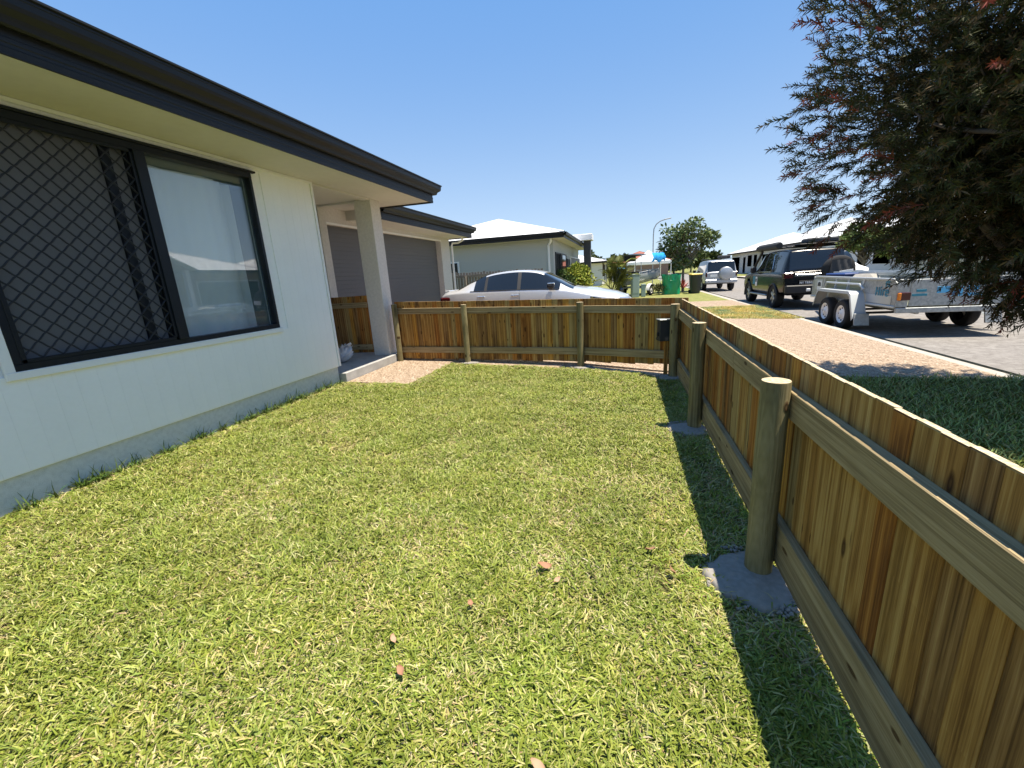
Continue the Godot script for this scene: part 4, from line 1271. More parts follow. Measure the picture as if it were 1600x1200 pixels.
func text(o: Node3D, s: String, at: Vector3, size: float, turn: float, m: Material, called := "lettering") -> void:
	var t := TextMesh.new()
	var fnt := SystemFont.new(); fnt.font_names = PackedStringArray(["Droid Sans"]); fnt.font_weight = 700
	t.font = fnt; t.text = s; t.font_size = 64; t.pixel_size = size / 64.0; t.depth = .004
	var q := part(o, called, t, m, at); q.rotation.y = turn

func vehicles() -> void:
	# silver sedan on the driveway, nose to the street; s runs from nose to tail along local z
	var o := thing("sedan_car", "silver sedan parked on the driveway with its nose to the street", "car", Vector3(-2.10, .19, -10.75), -PI / 2)
	var spec := [[-2.32, .34, .56, .62, .58, .42], [-2.20, .24, .64, .72, .76, .58], [-1.95, .20, .72, .82, .85, .68], [-1.45, .18, .80, .925, .89, .72], [-.98, .18, .905, .995, .90, .73], [-.62, .18, .955, 1.17, .90, .665], [-.22, .18, .975, 1.375, .90, .60], [.25, .18, .985, 1.445, .90, .59], [.75, .18, .990, 1.435, .90, .585], [1.15, .18, .995, 1.375, .90, .58], [1.55, .18, 1.00, 1.245, .90, .59], [1.88, .19, .995, 1.095, .885, .66], [2.12, .24, .975, 1.045, .85, .68], [2.27, .36, .93, 1.0, .80, .66], [2.32, .45, .86, .92, .74, .6]]
	car_body(o, spec, M.silver, [["windscreen", -.96, -.26, 8, 10, 0], ["front_window", -.66, .22, 6, 7, -1], ["front_window", -.66, .22, 6, 7, 1], ["pillar", .22, .34, 6, 7, 0], ["rear_window", .34, 1.06, 6, 7, -1], ["rear_window", .34, 1.06, 6, 7, 1], ["pillar", 1.06, 1.12, 6, 7, 0], ["quarter_window", 1.12, 1.42, 6, 7, -1], ["quarter_window", 1.12, 1.42, 6, 7, 1], ["back_window", 1.18, 1.86, 8, 10, 0]], [-1.40, 1.30], .33)
	for sd in [-1.0, 1.0]:
		for z in [-1.40, 1.30]: wheel(o, Vector3(sd * .78, .33, z), .33, .21, M.alloy, 7, false, sd)
		for z in [.38, 1.22]:
			boxpart(o, "door_handle", Vector3(sd * .905, .865, z), Vector3(.035, .034, .20), .012, M.chrome)
		var mi := boxpart(o, "mirror", Vector3(sd * .99, 1.04, -.50), Vector3(.20, .13, .16), .04, M.black)
		boxpart(mi, "housing", Vector3(sd * .99, 1.10, -.51), Vector3(.19, .03, .15), .014, M.chrome)
		boxpart(o, "tail_lamp", Vector3(sd * .79, .82, 2.16), Vector3(.16, .15, .28), .03, M.red_lamp)
		boxpart(o, "head_lamp", Vector3(sd * .70, .66, -2.10), Vector3(.22, .10, .28), .03, M.chrome)
		strip(o, "door_seam", [Vector3(sd * .893, .30, .27), Vector3(sd * .906, .58, .27), Vector3(sd * .895, .90, .27), Vector3(sd * .862, .98, .27)], .0035, M.black)
		strip(o, "window_trim", [Vector3(sd * .862, .958, -.66), Vector3(sd * .862, .989, .25), Vector3(sd * .862, .999, 1.1), Vector3(sd * .862, 1.004, 1.5)], .008, M.black)
	boxpart(o, "boot_lip", Vector3(0, 1.035, 2.2), Vector3(1.2, .03, .14), .012, M.silver)

	# black four-wheel drive at the kerb
	o = thing("four_wheel_drive", "black four-wheel drive with roof rack and covered spare wheel parked at the kerb", "car", Vector3(6.02, -.112, -18.45))
	spec = [[-2.55, .60, .90, .98, .78, .6], [-2.42, .48, 1.04, 1.13, .93, .74], [-1.9, .42, 1.12, 1.22, .98, .8], [-1.25, .42, 1.16, 1.28, .99, .82], [-.95, .42, 1.18, 1.34, .99, .82], [-.45, .42, 1.19, 1.78, .99, .77], [-.15, .42, 1.20, 1.90, .99, .76], [.5, .42, 1.21, 1.945, .99, .76], [1.4, .42, 1.22, 1.945, .99, .76], [2.0, .44, 1.22, 1.90, .98, .76], [2.2, .46, 1.22, 1.85, .97, .76], [2.42, .50, 1.20, 1.30, .95, .80], [2.5, .58, 1.14, 1.20, .93, .80]]
	car_body(o, spec, M.black_paint, [["windscreen", -.93, -.30, 8, 10, 0], ["front_window", -.58, .20, 6, 7, -1], ["front_window", -.58, .20, 6, 7, 1], ["pillar", .20, .28, 6, 7, 0], ["rear_window", .28, 1.12, 6, 7, -1], ["rear_window", .28, 1.12, 6, 7, 1], ["quarter_window", 1.22, 2.02, 6, 7, -1], ["quarter_window", 1.22, 2.02, 6, 7, 1], ["back_window", 2.20, 2.42, 8, 10, 0]], [-1.50, 1.55], .40)
	for sd in [-1.0, 1.0]:
		for z in [-1.50, 1.55]:
			wheel(o, Vector3(sd * .85, .40, z), .40, .28, M.alloy, 6, false, sd)
			arch(o, sd * .985, z, .40, M.black)
		strip(o, "window_chrome", [Vector3(sd * .952, 1.205, -.5), Vector3(sd * .955, 1.215, .2), Vector3(sd * .957, 1.225, 1.1), Vector3(sd * .93, 1.34, 1.18), Vector3(sd * .83, 1.80, 1.0)], .012, M.chrome)
		boxpart(o, "mirror", Vector3(sd * 1.09, 1.28, -.55), Vector3(.20, .22, .14), .04, M.black)
		boxpart(o, "tail_lamp", Vector3(sd * .83, 1.10, 2.40), Vector3(.27, .20, .22), .03, M.red_lamp)
		boxpart(o, "side_step", Vector3(sd * .97, .40, 0.0), Vector3(.16, .06, 2.0), .02, M.alloy)
		boxpart(o, "roof_rail", Vector3(sd * .66, 2.0, .75), Vector3(.05, .05, 2.6), .015, M.black)
	boxpart(o, "rear_bar", Vector3(0, .66, 2.54), Vector3(1.84, .26, .16), .03, M.black)
	boxpart(o, "tailgate_strip", Vector3(-.05, 1.10, 2.505), Vector3(1.2, .07, .03), .01, M.chrome)
	var pl := boxpart(o, "number_plate", Vector3(-.32, .86, 2.535), Vector3(.42, .13, .02), .004, M.black)
	text(pl, "N1 T88GJ", Vector3(-.32, .86, 2.548), .095, 0.0, M.white)
	boxpart(o, "tow_light", Vector3(-.28, .63, 2.63), Vector3(.12, .09, .03), .02, M.white)
	for z in [-.1, .75, 1.6]: boxpart(o, "rack_bar", Vector3(0, 2.03, z), Vector3(1.4, .04, .06), .01, M.black)
	boxpart(o, "rack_tray", Vector3(.15, 2.07, .8), Vector3(1.2, .03, 2.5), .01, M.black)
	boxpart(o, "rack_case", Vector3(.25, 2.17, 1.65), Vector3(.9, .16, .6), .04, M.canvas)
	var b := MB.new()
	b.tube([Vector3(-.80, 2.08, -1.15), Vector3(-.80, 2.09, -.9), Vector3(-.80, 2.10, 1.2), Vector3(-.80, 2.09, 1.25)], [.10, .125, .125, .10], 10); part(o, "rolled_awning", b, M.canvas)
	var sw := Node3D.new(); sw.name = "spare_wheel"; o.add_child(sw)
	sw.position = Vector3(.42, 1.22, 2.78)
	var zb := Basis(Vector3(1, 0, 0), Vector3(0, 0, 1), Vector3(0, -1, 0))
	b = MB.new(); b.lathe([Vector2(.001, -.15), Vector2(.38, -.15), Vector2(.43, -.08), Vector2(.43, .08), Vector2(.40, .14), Vector2(.30, .155), Vector2(.001, .14)], Vector3.ZERO, zb, 26); part(sw, "tyre", b, M.rubber)
	b = MB.new()
	var rows := []
	for i in 13:
		var row := []
		for k in 9:
			var u := i / 12.0 * 2 - 1; var v := k / 8.0
			row.append(Vector3(u * .34 * (1 - .25 * v), lerpf(-.34, .30, v), .17 + .10 * (1 - u * u) * (1 - v * .7) + .015 * sin(u * 9 + v * 7)))
		rows.append(row)
	b.grid(rows); part(sw, "bag", b, M.canvas)
	boxpart(sw, "plate", Vector3(.10, -.10, .30), Vector3(.36, .17, .01), .003, M.white, Basis(Vector3.BACK, .12))
	var sg := boxpart(o, "door_sign", Vector3(-.995, .86, -.42), Vector3(.012, .34, .22), .003, M.white)
	boxpart(sg, "sign_mark", Vector3(-1.003, .90, -.42), Vector3(.006, .12, .15), .002, M.dark_wall)
	boxpart(o, "teal_decal", Vector3(-.994, .90, -.72), Vector3(.010, .30, .30), .003, M.teal)
	b = MB.new(); b.tube([Vector3(-.95, 1.25, -1.0), Vector3(-.93, 1.5, -.85), Vector3(-.86, 1.9, -.45), Vector3(-.86, 2.02, -.42)], [.045, .045, .045, .06], 8); part(o, "snorkel", b, M.black)
	boxpart(o, "bull_bar", Vector3(0, .85, -2.62), Vector3(1.7, .4, .12), .05, M.black)

	# silver four-wheel drive farther along
	o = thing("four_wheel_drive", "silver four-wheel drive with a round spare wheel cover parked past the bins", "car", Vector3(5.55, -.112, -30.6), .03)
	spec = [[-2.35, .55, .86, .94, .74, .6], [-2.2, .44, 1.0, 1.08, .88, .72], [-1.2, .40, 1.08, 1.18, .92, .78], [-.9, .40, 1.10, 1.24, .92, .78], [-.4, .40, 1.12, 1.68, .92, .72], [-.1, .40, 1.13, 1.80, .92, .71], [.6, .40, 1.14, 1.84, .92, .71], [1.6, .42, 1.14, 1.84, .92, .71], [2.05, .44, 1.14, 1.80, .91, .71], [2.18, .46, 1.13, 1.70, .90, .72], [2.28, .50, 1.12, 1.22, .89, .76], [2.34, .56, 1.06, 1.12, .87, .76]]
	car_body(o, spec, M.grey_silver, [["windscreen", -.88, -.25, 8, 10, 0], ["front_window", -.52, .22, 6, 7, -1], ["front_window", -.52, .22, 6, 7, 1], ["pillar", .22, .30, 6, 7, 0], ["rear_window", .30, 1.08, 6, 7, -1], ["rear_window", .30, 1.08, 6, 7, 1], ["pillar", 1.08, 1.16, 6, 7, 0], ["quarter_window", 1.16, 1.98, 6, 7, -1], ["quarter_window", 1.16, 1.98, 6, 7, 1], ["back_window", 2.16, 2.29, 8, 10, 0]], [-1.35, 1.40], .38)
	for sd in [-1.0, 1.0]:
		for z in [-1.35, 1.40]: wheel(o, Vector3(sd * .78, .38, z), .38, .25, M.alloy, 6, false, sd)
		boxpart(o, "tail_lamp", Vector3(sd * .82, .98, 2.30), Vector3(.10, .28, .10), .02, M.red_lamp)
		boxpart(o, "mirror", Vector3(sd * 1.0, 1.2, -.5), Vector3(.18, .18, .12), .03, M.black)
		boxpart(o, "roof_rail", Vector3(sd * .62, 1.90, .7), Vector3(.04, .05, 2.2), .012, M.black)
	boxpart(o, "rear_bumper", Vector3(0, .60, 2.38), Vector3(1.76, .22, .16), .04, M.grey_silver)
	boxpart(o, "number_plate", Vector3(-.42, .92, 2.37), Vector3(.38, .12, .02), .003, M.white)
	boxpart(o, "rack_case", Vector3(.35, 2.0, 1.2), Vector3(.6, .18, .7), .05, M.canvas)
	b = MB.new(); b.lathe([Vector2(.001, .12), Vector2(.30, .115), Vector2(.37, .07), Vector2(.385, 0), Vector2(.385, -.14)], Vector3(.22, 1.04, 2.50), zb, 26); part(o, "spare_cover", b, M.grey_silver)

	# white van across the road
	o = thing("white_van", "white vehicle parked across the road behind the trailer", "van", Vector3(10.75, -.112, -27.5), PI)
	spec = [[-2.5, .45, .86, .95, .80, .6], [-2.3, .36, 1.0, 1.08, .92, .74], [-1.5, .34, 1.10, 1.22, .95, .8], [-1.1, .34, 1.12, 1.40, .95, .78], [-.5, .34, 1.14, 1.82, .95, .76], [-.1, .34, 1.15, 1.92, .95, .76], [.8, .34, 1.15, 1.95, .95, .78], [1.9, .34, 1.15, 1.94, .95, .78], [2.35, .36, 1.15, 1.88, .94, .78], [2.5, .45, 1.12, 1.70, .92, .78]]
	car_body(o, spec, M.white, [["windscreen", -1.3, -.3, 8, 10, 0], ["front_window", -.7, .3, 6, 7, -1], ["front_window", -.7, .3, 6, 7, 1], ["back_window", 2.38, 2.5, 8, 10, 0]], [-1.6, 1.5], .34)
	for sd in [-1.0, 1.0]:
		for z in [-1.6, 1.5]: wheel(o, Vector3(sd * .82, .34, z), .34, .22, M.alloy, 6, false, sd)
	trailer()

func trailer() -> void:
	# tandem box trailer; local z + is the tailgate
	var o := thing("box_trailer", "galvanised tandem axle hire trailer hitched behind the black four-wheel drive", "trailer", Vector3(6.02, -.112, -11.75))
	var m := MB.new()
	var y0 := .60; var y1 := 1.12; var hx := .96; var hz := 1.92
	for sd in [-1.0, 1.0]:
		m = MB.new()
		var tf := Transform3D(Basis(Vector3(0, 0, 1), Vector3(0, 1, 0), Vector3(-1, 0, 0)), Vector3(sd * hx, 0, 0))
		m.prism(PackedVector2Array([Vector2(-hz, y0), Vector2(hz, y0), Vector2(hz, y1 - .08), Vector2(hz - .12, y1), Vector2(-hz + .22, y1), Vector2(-hz, y1 - .12)]), -.008, .008, tf)
		part(o, "side_panel", m, M.galv)
		for q in [[-hz + .22, hz - .12, y1], [-hz, hz, y0]]:
			boxpart(o, "side_rail", Vector3(sd * (hx + .014), q[2], (q[0] + q[1]) * .5), Vector3(.045, .045, q[1] - q[0]), .008, M.steel)
		for z in [-1.2, -.55, .05, .70]:
			boxpart(o, "brace", Vector3(sd * (hx + .016), (y0 + y1) * .5 + .08, z), Vector3(.02, y1 - y0 - .16, .04), .004, M.steel, Basis(Vector3.RIGHT, .32))
		for i in 4:                                # dull insert panels with a blue cast print
			boxpart(o, "insert", Vector3(sd * (hx + .012), .93, [-1.52, -.88, -.25, .37][i]), Vector3(.006, .26, .46), .002, M.checker if i != 0 else M.aluminium)
		boxpart(o, "blue_panel", Vector3(sd * (hx + .013), .72, 1.25), Vector3(.006, .17, 1.1), .002, M.teal if sd > 0 else M.aluminium)
		# mudguard over both wheels
		m = MB.new()
		var pro := [Vector2(-1.02, .46), Vector2(-.86, .80), Vector2(-.78, .86), Vector2(.74, .86), Vector2(.84, .80), Vector2(1.06, .30)]
		var a := []; var b := []
		for p in pro:
			a.append(Vector3(sd * (hx + .03), p.y, p.x)); b.append(Vector3(sd * (hx + .29), p.y, p.x))
		m.grid([a, b]); 
		var c := []
		for p in pro: c.append(Vector3(sd * (hx + .295), p.y - .06, p.x * .97))
		m.grid([b, c])
		part(o, "mudguard", m, M.steel)
		strip(o, "step_rail", [Vector3(sd * (hx + .05), .88, -1.02), Vector3(sd * (hx + .09), 1.0, -.85), Vector3(sd * (hx + .09), 1.0, .72), Vector3(sd * (hx + .05), .90, .84)], .024, M.steel)
		boxpart(o, "mud_flap", Vector3(sd * (hx + .16), .28, 1.14), Vector3(.28, .26, .03), .008, M.galv, Basis(Vector3.RIGHT, -.25))
		for z in [-.42, .40]: wheel(o, Vector3(sd * (hx + .15), .33, z), .33, .205, M.white_rim, 5, true, sd)
		var tl := boxpart(o, "tail_lamp", Vector3(sd * (hx - .11), .80, hz + .035), Vector3(.20, .15, .04), .01, M.red_lamp)
		boxpart(tl, "indicator", Vector3(sd * (hx - .03), .80, hz + .040), Vector3(.05, .14, .045), .008, M.amber)
		boxpart(o, "corner_post", Vector3(sd * (hx - .09), .86, hz + .012), Vector3(.20, .52, .02), .005, M.galv)
	for z in [-hz, hz]:
		boxpart(o, "tailgate" if z > 0 else "front_panel", Vector3(0, .86, z), Vector3(2 * hx - .42 if z > 0 else 2 * hx - .03, .50, .025), .006, M.galv)
	boxpart(o, "tray_floor", Vector3(0, y0 + .01, 0), Vector3(2 * hx - .03, .03, 2 * hz - .03), .004, M.checker)
	boxpart(o, "rear_beam", Vector3(0, .535, hz + .02), Vector3(2 * hx, .10, .05), .008, M.galv)
	for sd in [-1.0, 1.0]:
		boxpart(o, "chassis_rail", Vector3(sd * .55, .50, 0), Vector3(.06, .10, 2 * hz - .1), .008, M.galv)
	for z in [-.42, .40]: boxpart(o, "axle", Vector3(0, .34, z), Vector3(2.0, .05, .05), .01, M.black)
	for sd in [-1.0, 1.0]:
		var dirv := Vector3(-sd * .48, -.03, -1.75)
		boxpart(o, "drawbar", Vector3(sd * .27, .49, -hz - .80), Vector3(.06, .09, dirv.length()), .008, M.galv, Basis.looking_at(dirv.normalized(), Vector3.UP))
	strip(o, "jockey_wheel", [Vector3(.2, .05, -hz - 1.1), Vector3(.2, .95, -hz - 1.1)], .03, M.galv)
	# print on the side: house logo tile and the word Hire
	var lg := boxpart(o, "logo_tile", Vector3(-hx - .018, .90, -1.46), Vector3(.006, .24, .26), .002, M.white)
	m = MB.new()
	m.prism(PackedVector2Array([Vector2(-.09, -.02), Vector2(.09, -.02), Vector2(.09, .04), Vector2(.05, .085), Vector2(-.05, .085), Vector2(-.09, .04)]), 0, .004, Transform3D(Basis(Vector3(0, 0, 1), Vector3(0, 1, 0), Vector3(-1, 0, 0)), Vector3(-hx - .021, .90, -1.46)))
	part(lg, "logo_roof", m, M.dark_wall)
	text(o, "rt", Vector3(-hx - .016, 1.04, 1.62), .20, -PI / 2, M.teal)
	text(o, "Hire", Vector3(-hx - .016, .87, 1.45), .24, -PI / 2, M.teal)
	for q in [[-.58, .90, .16, .05], [-.60, .82, .24, .045], [-.24, .90, .20, .12], [-.02, .86, .16, .17], [.20, .91, .18, .09], [.22, .80, .26, .05], [.46, .88, .14, .12]]:
		boxpart(o, "tailgate_print", Vector3(q[0], q[1], hz + .016), Vector3(q[2], q[3], .006), .002, M.sky_blue if q[0] > -.4 and q[0] < .3 else M.teal)
	# load on the trailer
	var ld := thing("ladder", "long aluminium ladder laid along the top of the hire trailer", "ladder", Vector3(6.0, 1.03, -11.9), .06)
	for sd in [-1.0, 1.0]: boxpart(ld, "stile", Vector3(sd * .22, .03, 0), Vector3(.03, .075, 4.2), .006, M.aluminium)
	for i in 14: strip(ld, "rung", [Vector3(-.22, .03, -1.95 + i * .3), Vector3(.22, .03, -1.95 + i * .3)], .015, M.aluminium)
	var tb := thing("tool_box", "dark blue box lying on the front of the trailer load", "box", Vector3(5.55, .52, -13.1), .2)
	boxpart(tb, "base", Vector3(0, .25, 0), Vector3(.5, .5, .7), .04, M.navy); boxpart(tb, "lid", Vector3(0, .53, 0), Vector3(.52, .06, .72), .02, M.navy)
	var cp := thing("cement_bag", "pale bag slumped beside the blue box on the trailer", "bag", Vector3(5.6, .52, -12.2), .4)
	boxpart(cp, "sack", Vector3(0, .27, 0), Vector3(.42, .54, .62), .12, M.kerb); boxpart(cp, "sewn_end", Vector3(0, .30, .33), Vector3(.36, .10, .06), .02, M.white)

# ---------------------------------------------------------------- bins, boat, plants and lamp farther along
func street_things() -> void:
	# wheelie bin
	var o := thing("wheelie_bin", "dark green wheelie bin with a yellow lid beside the silver four-wheel drive", "bin", Vector3(3.86, -.02, -26.0), .1)
	var m := MB.new()
	m.grid([[Vector3(-.20, 0, .22), Vector3(.20, 0, .22), Vector3(.20, 0, -.22), Vector3(-.20, 0, -.22), Vector3(-.20, 0, .22)], [Vector3(-.28, 1.0, .32), Vector3(.28, 1.0, .32), Vector3(.28, 1.0, -.30), Vector3(-.28, 1.0, -.30), Vector3(-.28, 1.0, .32)]])
	part(o, "body", m, M.bin)
	boxpart(o, "lid", Vector3(0, 1.03, .01), Vector3(.60, .07, .68), .03, M.yellow)
	for sd in [-1.0, 1.0]:
		m = MB.new(); m.lathe([Vector2(.001, -.03), Vector2(.1, -.03), Vector2(.1, .03), Vector2(.001, .03)], Vector3(sd * .24, .1, -.25), Basis(Vector3.BACK, PI / 2), 14); part(o, "wheel", m, M.rubber)
	# green sack
	o = thing("garden_bag", "upright shiny green garden waste bag on the verge", "bag", Vector3(2.62, -.02, -26.2))
	m = MB.new(); var rows := []
	for i in 33:
		var a := TAU * (i % 32) / 32.0
		var row := []
		for k in 9:
			var t := k / 8.0
			var q := Vector2(cos(a), sin(a)); q /= pow(pow(absf(q.x), 5) + pow(absf(q.y), 5), .2)
			var r := .44 + .05 * t + .03 * sin(a * 4 + t * 5) + .02 * sin(a * 9 - t * 8)
			row.append(Vector3(q.x * r, t * 1.08 + .03 * sin(a * 5) * t, q.y * r))
		rows.append(row)
	m.grid(rows, true); part(o, "sack", m, M.green_bag)
	m = MB.new(); m.lathe([Vector2(.001, .86), Vector2(.45, .90)], Vector3.ZERO, Basis.IDENTITY, 20); part(o, "contents", m, M.turf)
	for sd in [-1.0, 1.0]: strip(o, "handle", [Vector3(sd * .2, 1.05, .48), Vector3(sd * .2, .8, .52), Vector3(sd * .02, .76, .53)], .015, M.green_bag)
	# service pillar
	o = thing("service_pillar", "grey-green electrical service pillar at the end of the driveway fence", "pillar box", Vector3(.60, -.02, -24.6), .25)
	boxpart(o, "cabinet", Vector3(0, .60, 0), Vector3(.40, 1.20, .32), .02, M.pillar); boxpart(o, "cap", Vector3(0, 1.22, 0), Vector3(.44, .06, .36), .02, M.pillar); boxpart(o, "door", Vector3(0, .68, .164), Vector3(.32, .9, .01), .003, M.pillar)
	o = thing("service_pillar", "small grey-green post beside the boat trailer wheel", "pillar box", Vector3(1.05, -.02, -24.9), .1)
	boxpart(o, "cabinet", Vector3(0, .32, 0), Vector3(.22, .64, .2), .02, M.pillar); boxpart(o, "cap", Vector3(0, .66, 0), Vector3(.25, .05, .23), .015, M.pillar)
	# boat: local z + is the stern
	o = thing("aluminium_boat", "aluminium dinghy with a dark canopy and blue tarpaulin on a boat trailer", "boat", Vector3(1.05, -.02, -27.0), -.55)
	m = MB.new(); rows = []
	for i in 13:
		var t := i / 12.0
		var w := .80 * (1.0 - pow(1.0 - t, 2.6)) + .02
		var keel := .62 + .30 * pow(1.0 - t, 2.5)
		var sheer := 1.20 + .28 * pow(1.0 - t, 2)
		var z := -2.1 + 4.1 * t
		rows.append([Vector3(-w * .92, sheer - .03, z), Vector3(-w, sheer, z), Vector3(-w * .93, lerpf(keel, sheer, .5), z), Vector3(-w * .72, keel + .12, z), Vector3(0, keel, z), Vector3(w * .72, keel + .12, z), Vector3(w * .93, lerpf(keel, sheer, .5), z), Vector3(w, sheer, z), Vector3(w * .92, sheer - .03, z)])
	m.grid(rows); part(o, "hull", m, M.aluminium)
	m = MB.new(); m.prism(PackedVector2Array([Vector2(-.80, 1.20), Vector2(.80, 1.20), Vector2(.58, .74), Vector2(0, .62), Vector2(-.58, .74)]), 1.95, 2.0); part(o, "transom", m, M.galv)
	m = MB.new(); m.bx(-.7, .7, .85, .88, -1.6, 1.95); part(o, "deck", m, M.checker)
	m = MB.new(); m.lathe([Vector2(.02, 1.05), Vector2(.20, 1.06), Vector2(.24, 1.15), Vector2(.24, 1.55), Vector2(.20, 1.66), Vector2(.001, 1.69)], Vector3(-.05, -.05, 2.2), Basis.IDENTITY, 16)
	var ob := part(o, "outboard_motor", m, M.navy)
	m = MB.new(); m.bx(-.13, .03, .35, 1.05, 2.12, 2.35, .03); part(ob, "leg", m, M.navy)
	m = MB.new(); m.lathe([Vector2(.24, 1.60), Vector2(.2, 1.665), Vector2(.001, 1.70)], Vector3(-.05, -.045, 2.2), Basis.IDENTITY, 16); part(ob, "cap", m, M.sky_blue)
	m = MB.new(); rows = []
	for i in 9:
		var t := i / 8.0
		rows.append([Vector3(-.85, 1.95, -.7 + 2.4 * t), Vector3(-.82, 2.24, -.7 + 2.4 * t), Vector3(0, 2.36 - .06 * pow(t * 2 - 1, 2), -.7 + 2.4 * t), Vector3(.82, 2.24, -.7 + 2.4 * t)])
	m.grid(rows); part(o, "canopy", m, M.bimini)
	m = MB.new(); rows = []
	for i in 9:
		var t := i / 8.0
		rows.append([Vector3(.55, 2.33 + .02 * sin(i * 2.0), -.9 + 1.5 * t), Vector3(.90, 2.32 + .03 * sin(i * 1.7), -.9 + 1.5 * t), Vector3(1.02, 2.1 + .05 * sin(i * 2.3), -.9 + 1.5 * t), Vector3(.95 + .05 * sin(i * 3.0), 1.86 + .08 * sin(i * 1.3), -.9 + 1.5 * t)])
	m.grid(rows); part(o, "tarpaulin", m, M.tarp)
	for p in [Vector3(-.78, 0, -.6), Vector3(.78, 0, -.6), Vector3(-.78, 0, 1.5), Vector3(.78, 0, 1.5)]: strip(o, "canopy_pole", [Vector3(p.x, 1.15, p.z), Vector3(p.x, 2.26, p.z)], .018, M.aluminium)
	boxpart(o, "windscreen_frame", Vector3(0, 1.42, -.55), Vector3(1.3, .05, .04), .01, M.white)
	boxpart(o, "seat", Vector3(-.2, 1.1, .6), Vector3(.5, .5, .5), .06, M.black)
	for sd in [-1.0, 1.0]:
		boxpart(o, "trailer_beam", Vector3(sd * .5, .45, -.3), Vector3(.07, .09, 4.4), .01, M.galv)
		wheel(o, Vector3(sd * .88, .29, .6), .29, .17, M.white_rim, 5, true, sd)
		m = MB.new(); var pts := []
		for i in 9: pts.append(Vector3(0, .29 + sin(PI * i / 8.0) * .36, .6 - cos(PI * i / 8.0) * .36))
		var a := []; var b := []
		for p in pts:
			a.append(p + Vector3(sd * .78, 0, 0)); b.append(p + Vector3(sd * 1.0, 0, 0))
		m.grid([a, b]); part(o, "mudguard", m, M.white)
	# marquee behind the boat
	o = thing("marquee", "white peaked marquee canopy standing behind the boat", "tent", Vector3(2.05, -.02, -40.0), .2)
	m = MB.new()
	var rim := [Vector3(-1.5, 2.05, 1.5), Vector3(1.5, 2.05, 1.5), Vector3(1.5, 2.05, -1.5), Vector3(-1.5, 2.05, -1.5)]
	var mid := []
	for p in rim: mid.append(Vector3(p.x * .45, 2.42, p.z * .45))
	for i in 4:
		var j := (i + 1) % 4
		m.quad(rim[i], rim[j], mid[j], mid[i]); m.tri(mid[i], mid[j], Vector3(0, 3.0, 0))
		m.quad(rim[i] - Vector3(0, .25, 0), rim[j] - Vector3(0, .25, 0), rim[j], rim[i])
	part(o, "canopy", m, M.white)
	for p in rim: strip(o, "leg", [Vector3(p.x, 0, p.z), p], .03, M.white)
	# street lamp
	o = thing("street_lamp", "tall thin street lamp with a curved arm rising behind the leafy tree", "street lamp", Vector3(2.8, -.02, -46.0))
	strip(o, "pole", [Vector3(0, 0, 0), Vector3(0, 4.6, 0), Vector3(.04, 5.2, 0), Vector3(.25, 5.6, 0), Vector3(.6, 5.85, 0), Vector3(1.05, 5.98, 0)], .055, M.pole)
	boxpart(o, "lamp_head", Vector3(1.3, 6.02, 0), Vector3(.62, .09, .22), .03, M.pole, Basis(Vector3.BACK, .14))
	# leafy street tree: broad rounded leaves in open clumps
	var broad := leaf_mesh(.20, .13)
	small_tree("street_tree", "open leafy green tree on the verge behind the green bag", "tree", Vector3(3.50, -.02, -28.2), 4.9, clumps(Vector3(.05, 3.25, 0), Vector3(1.45, 1.1, .9), 36, .24, .50) + clumps(Vector3(1.25, 3.0, 0), Vector3(.6, .45, .4), 8, .2, .35) + clumps(Vector3(-1.0, 2.5, 0), Vector3(.6, .4, .4), 7, .2, .35) + clumps(Vector3(.0, 1.9, 0), Vector3(.65, .6, .5), 12, .25, .42), 2700, broad, [Color(.115, .165, .055), Color(.085, .13, .04), Color(.16, .20, .08), Color(.19, .22, .11)])
	small_tree("shrub", "rounded yellow-green shrub in front of the grey-green house", "shrub", Vector3(-1.85, -.02, -19.3), 1.7, clumps(Vector3(0, 1.2, 0), Vector3(.55, .62, .5), 18, .2, .34), 2600, leaf_mesh(.11, .07), [Color(.26, .30, .045), Color(.33, .35, .06), Color(.16, .22, .035)], .05)
	small_tree("shrub", "low dark green shrub against the corner of the grey-green house", "shrub", Vector3(-2.45, -.02, -18.2), 1.4, clumps(Vector3(0, 1.2, 0), Vector3(.25, .45, .3), 8, .18, .28), 900, leaf_mesh(.10, .06), [Color(.05, .085, .025), Color(.07, .11, .03)], .04)
	# clump of palms left of the boat
	o = thing("palm_clump", "bushy palm clump with arching yellow-green fronds left of the boat", "palm", Vector3(-.35, -.02, -23.0))
	m = MB.new()
	for i in 6: limb(m, Vector3(rnd(-.2, .2), -.05, rnd(-.2, .2)), Vector3(rnd(-.35, .35), rnd(.5, 1.1), rnd(-.3, .3)), .05, .03)
	part(o, "trunk", m, M.bark)
	var fr := MB.new(); fr.colored = true
	for k in 26:
		var t := (k + 1) / 26.0
		var p := Vector3(0, .55 * sin(t * 2.2), -1.0 * t)
		for sd in [-1.0, 1.0]:
			var l := .30 * sin(PI * clampf(t * .85 + .12, 0, 1))
			var g := rnd(.8, 1.2)
			fr.col = Color(.15 * g, .17 * g, .05 * g)
			var e := p + Vector3(sd * l, .05, -.14)
			fr.grid([[p, p + Vector3(0, 0, -.03)], [p.lerp(e, .5) + Vector3(0, .02, .015), p.lerp(e, .5) + Vector3(0, .02, -.02)], [e, e + Vector3(0, 0, -.004)]])
	fr.tube([Vector3.ZERO, Vector3(0, .5, -.5), Vector3(0, .44, -1.0)], [.014, .01, .004], 4, false)
	var tf := []; var cc := []
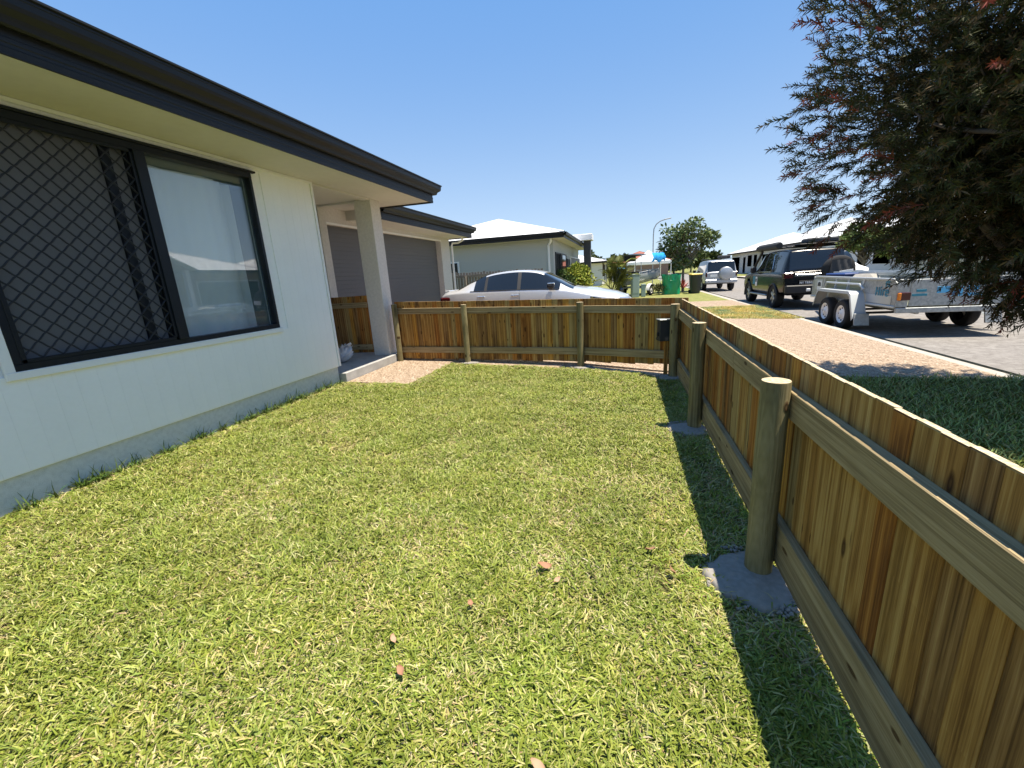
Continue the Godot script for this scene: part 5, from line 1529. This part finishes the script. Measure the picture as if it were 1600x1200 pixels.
	for i in 46:
		var s := rnd(.6, 1.15)
		tf.append(Transform3D(Basis.from_euler(Vector3(rnd(-.1, 1.0), rnd(0, TAU), 0)).scaled_local(Vector3(s, s, s)), Vector3(rnd(-.35, .35), rnd(.2, 1.25), rnd(-.3, .3))))
		var t := rnd(.5, 1.4); cc.append(Color(t, t, t * rnd(.7, 1.0)))
	scatter(o, "fronds", fr.mesh(), M.leaf, tf, cc).set_meta("kind", "stuff")
	# strap-leaved red and pink plant by the bin
	o = thing("cordyline_plant", "red and pink strap-leaved plant between the green bag and the bin", "plant", Vector3(3.34, -.02, -26.9))
	m = MB.new(); m.colored = true
	for i in 34:
		var a := rnd(0, TAU); var el := rnd(.4, 1.4); var l := rnd(.5, .95)
		var d := Vector3(cos(a) * cos(el), sin(el), sin(a) * cos(el)); var s := Vector3(-sin(a), 0, cos(a)) * .035
		m.col = [Color(.32, .03, .03), Color(.16, .02, .03), Color(.55, .38, .36), Color(.42, .06, .05)][i % 4]
		var p0 := Vector3(0, .25, 0)
		m.grid([[p0 - s * .5, p0 + s * .5], [p0 + d * l * .55 - s, p0 + d * l * .55 + s], [p0 + d * l - Vector3(0, l * .22, 0) - s * .1, p0 + d * l - Vector3(0, l * .22, 0) + s * .1]])
	part(o, "leaves", m, M.leaf)
	m = MB.new(); limb(m, Vector3(0, -.05, 0), Vector3(0, .3, 0), .03, .025); part(o, "stem", m, M.bark)
	small_tree("shrub", "low olive ground shrub beneath the boat bow", "shrub", Vector3(1.95, -.02, -26.0), .5, clumps(Vector3(0, .35, 0), Vector3(.35, .2, .3), 8, .15, .25), 700, leaf_mesh(.09, .05), [Color(.17, .16, .07), Color(.12, .13, .05)], .03)
	# trees on the skyline
	var fl := leaf_mesh(.9, .7)
	var far := [[-8, -95, 5.2, "round dark tree on the skyline left of the palm clump"], [-1, -100, 4.4, "tree on the skyline behind the palm clump"], [-15, -110, 5.6, "tree on the skyline left of the small white house"], [10.5, -100, 4.6, "broad green tree on the skyline over the silver four-wheel drive"], [14.5, -105, 4.0, "lower tree on the skyline at the end of the road"], [5, -108, 4.2, "tree on the skyline behind the red roof"], [20, -120, 4.4, "tree on the skyline right of the road end"]]
	for q in far:
		var hgt: float = q[2]
		small_tree("skyline_tree", q[3], "tree", Vector3(q[0], -.02, q[1]), hgt, clumps(Vector3(0, hgt * .62, 0), Vector3(3.2, hgt * .3, 2.4), 26, .8, 1.4), 1500, fl, [Color(.06, .09, .03), Color(.09, .12, .045), Color(.12, .14, .06)], .2).set_meta("group", "trees on the skyline")
	small_tree("street_tree", "light green leafy tree behind the roof rack of the black vehicle", "tree", Vector3(13.6, -.02, -30.0), 3.3, clumps(Vector3(0, 2.3, 0), Vector3(1.5, .8, 1.2), 22, .3, .6), 2600, leaf_mesh(.24, .15), [Color(.14, .19, .05), Color(.09, .13, .04), Color(.2, .24, .08)], .1)
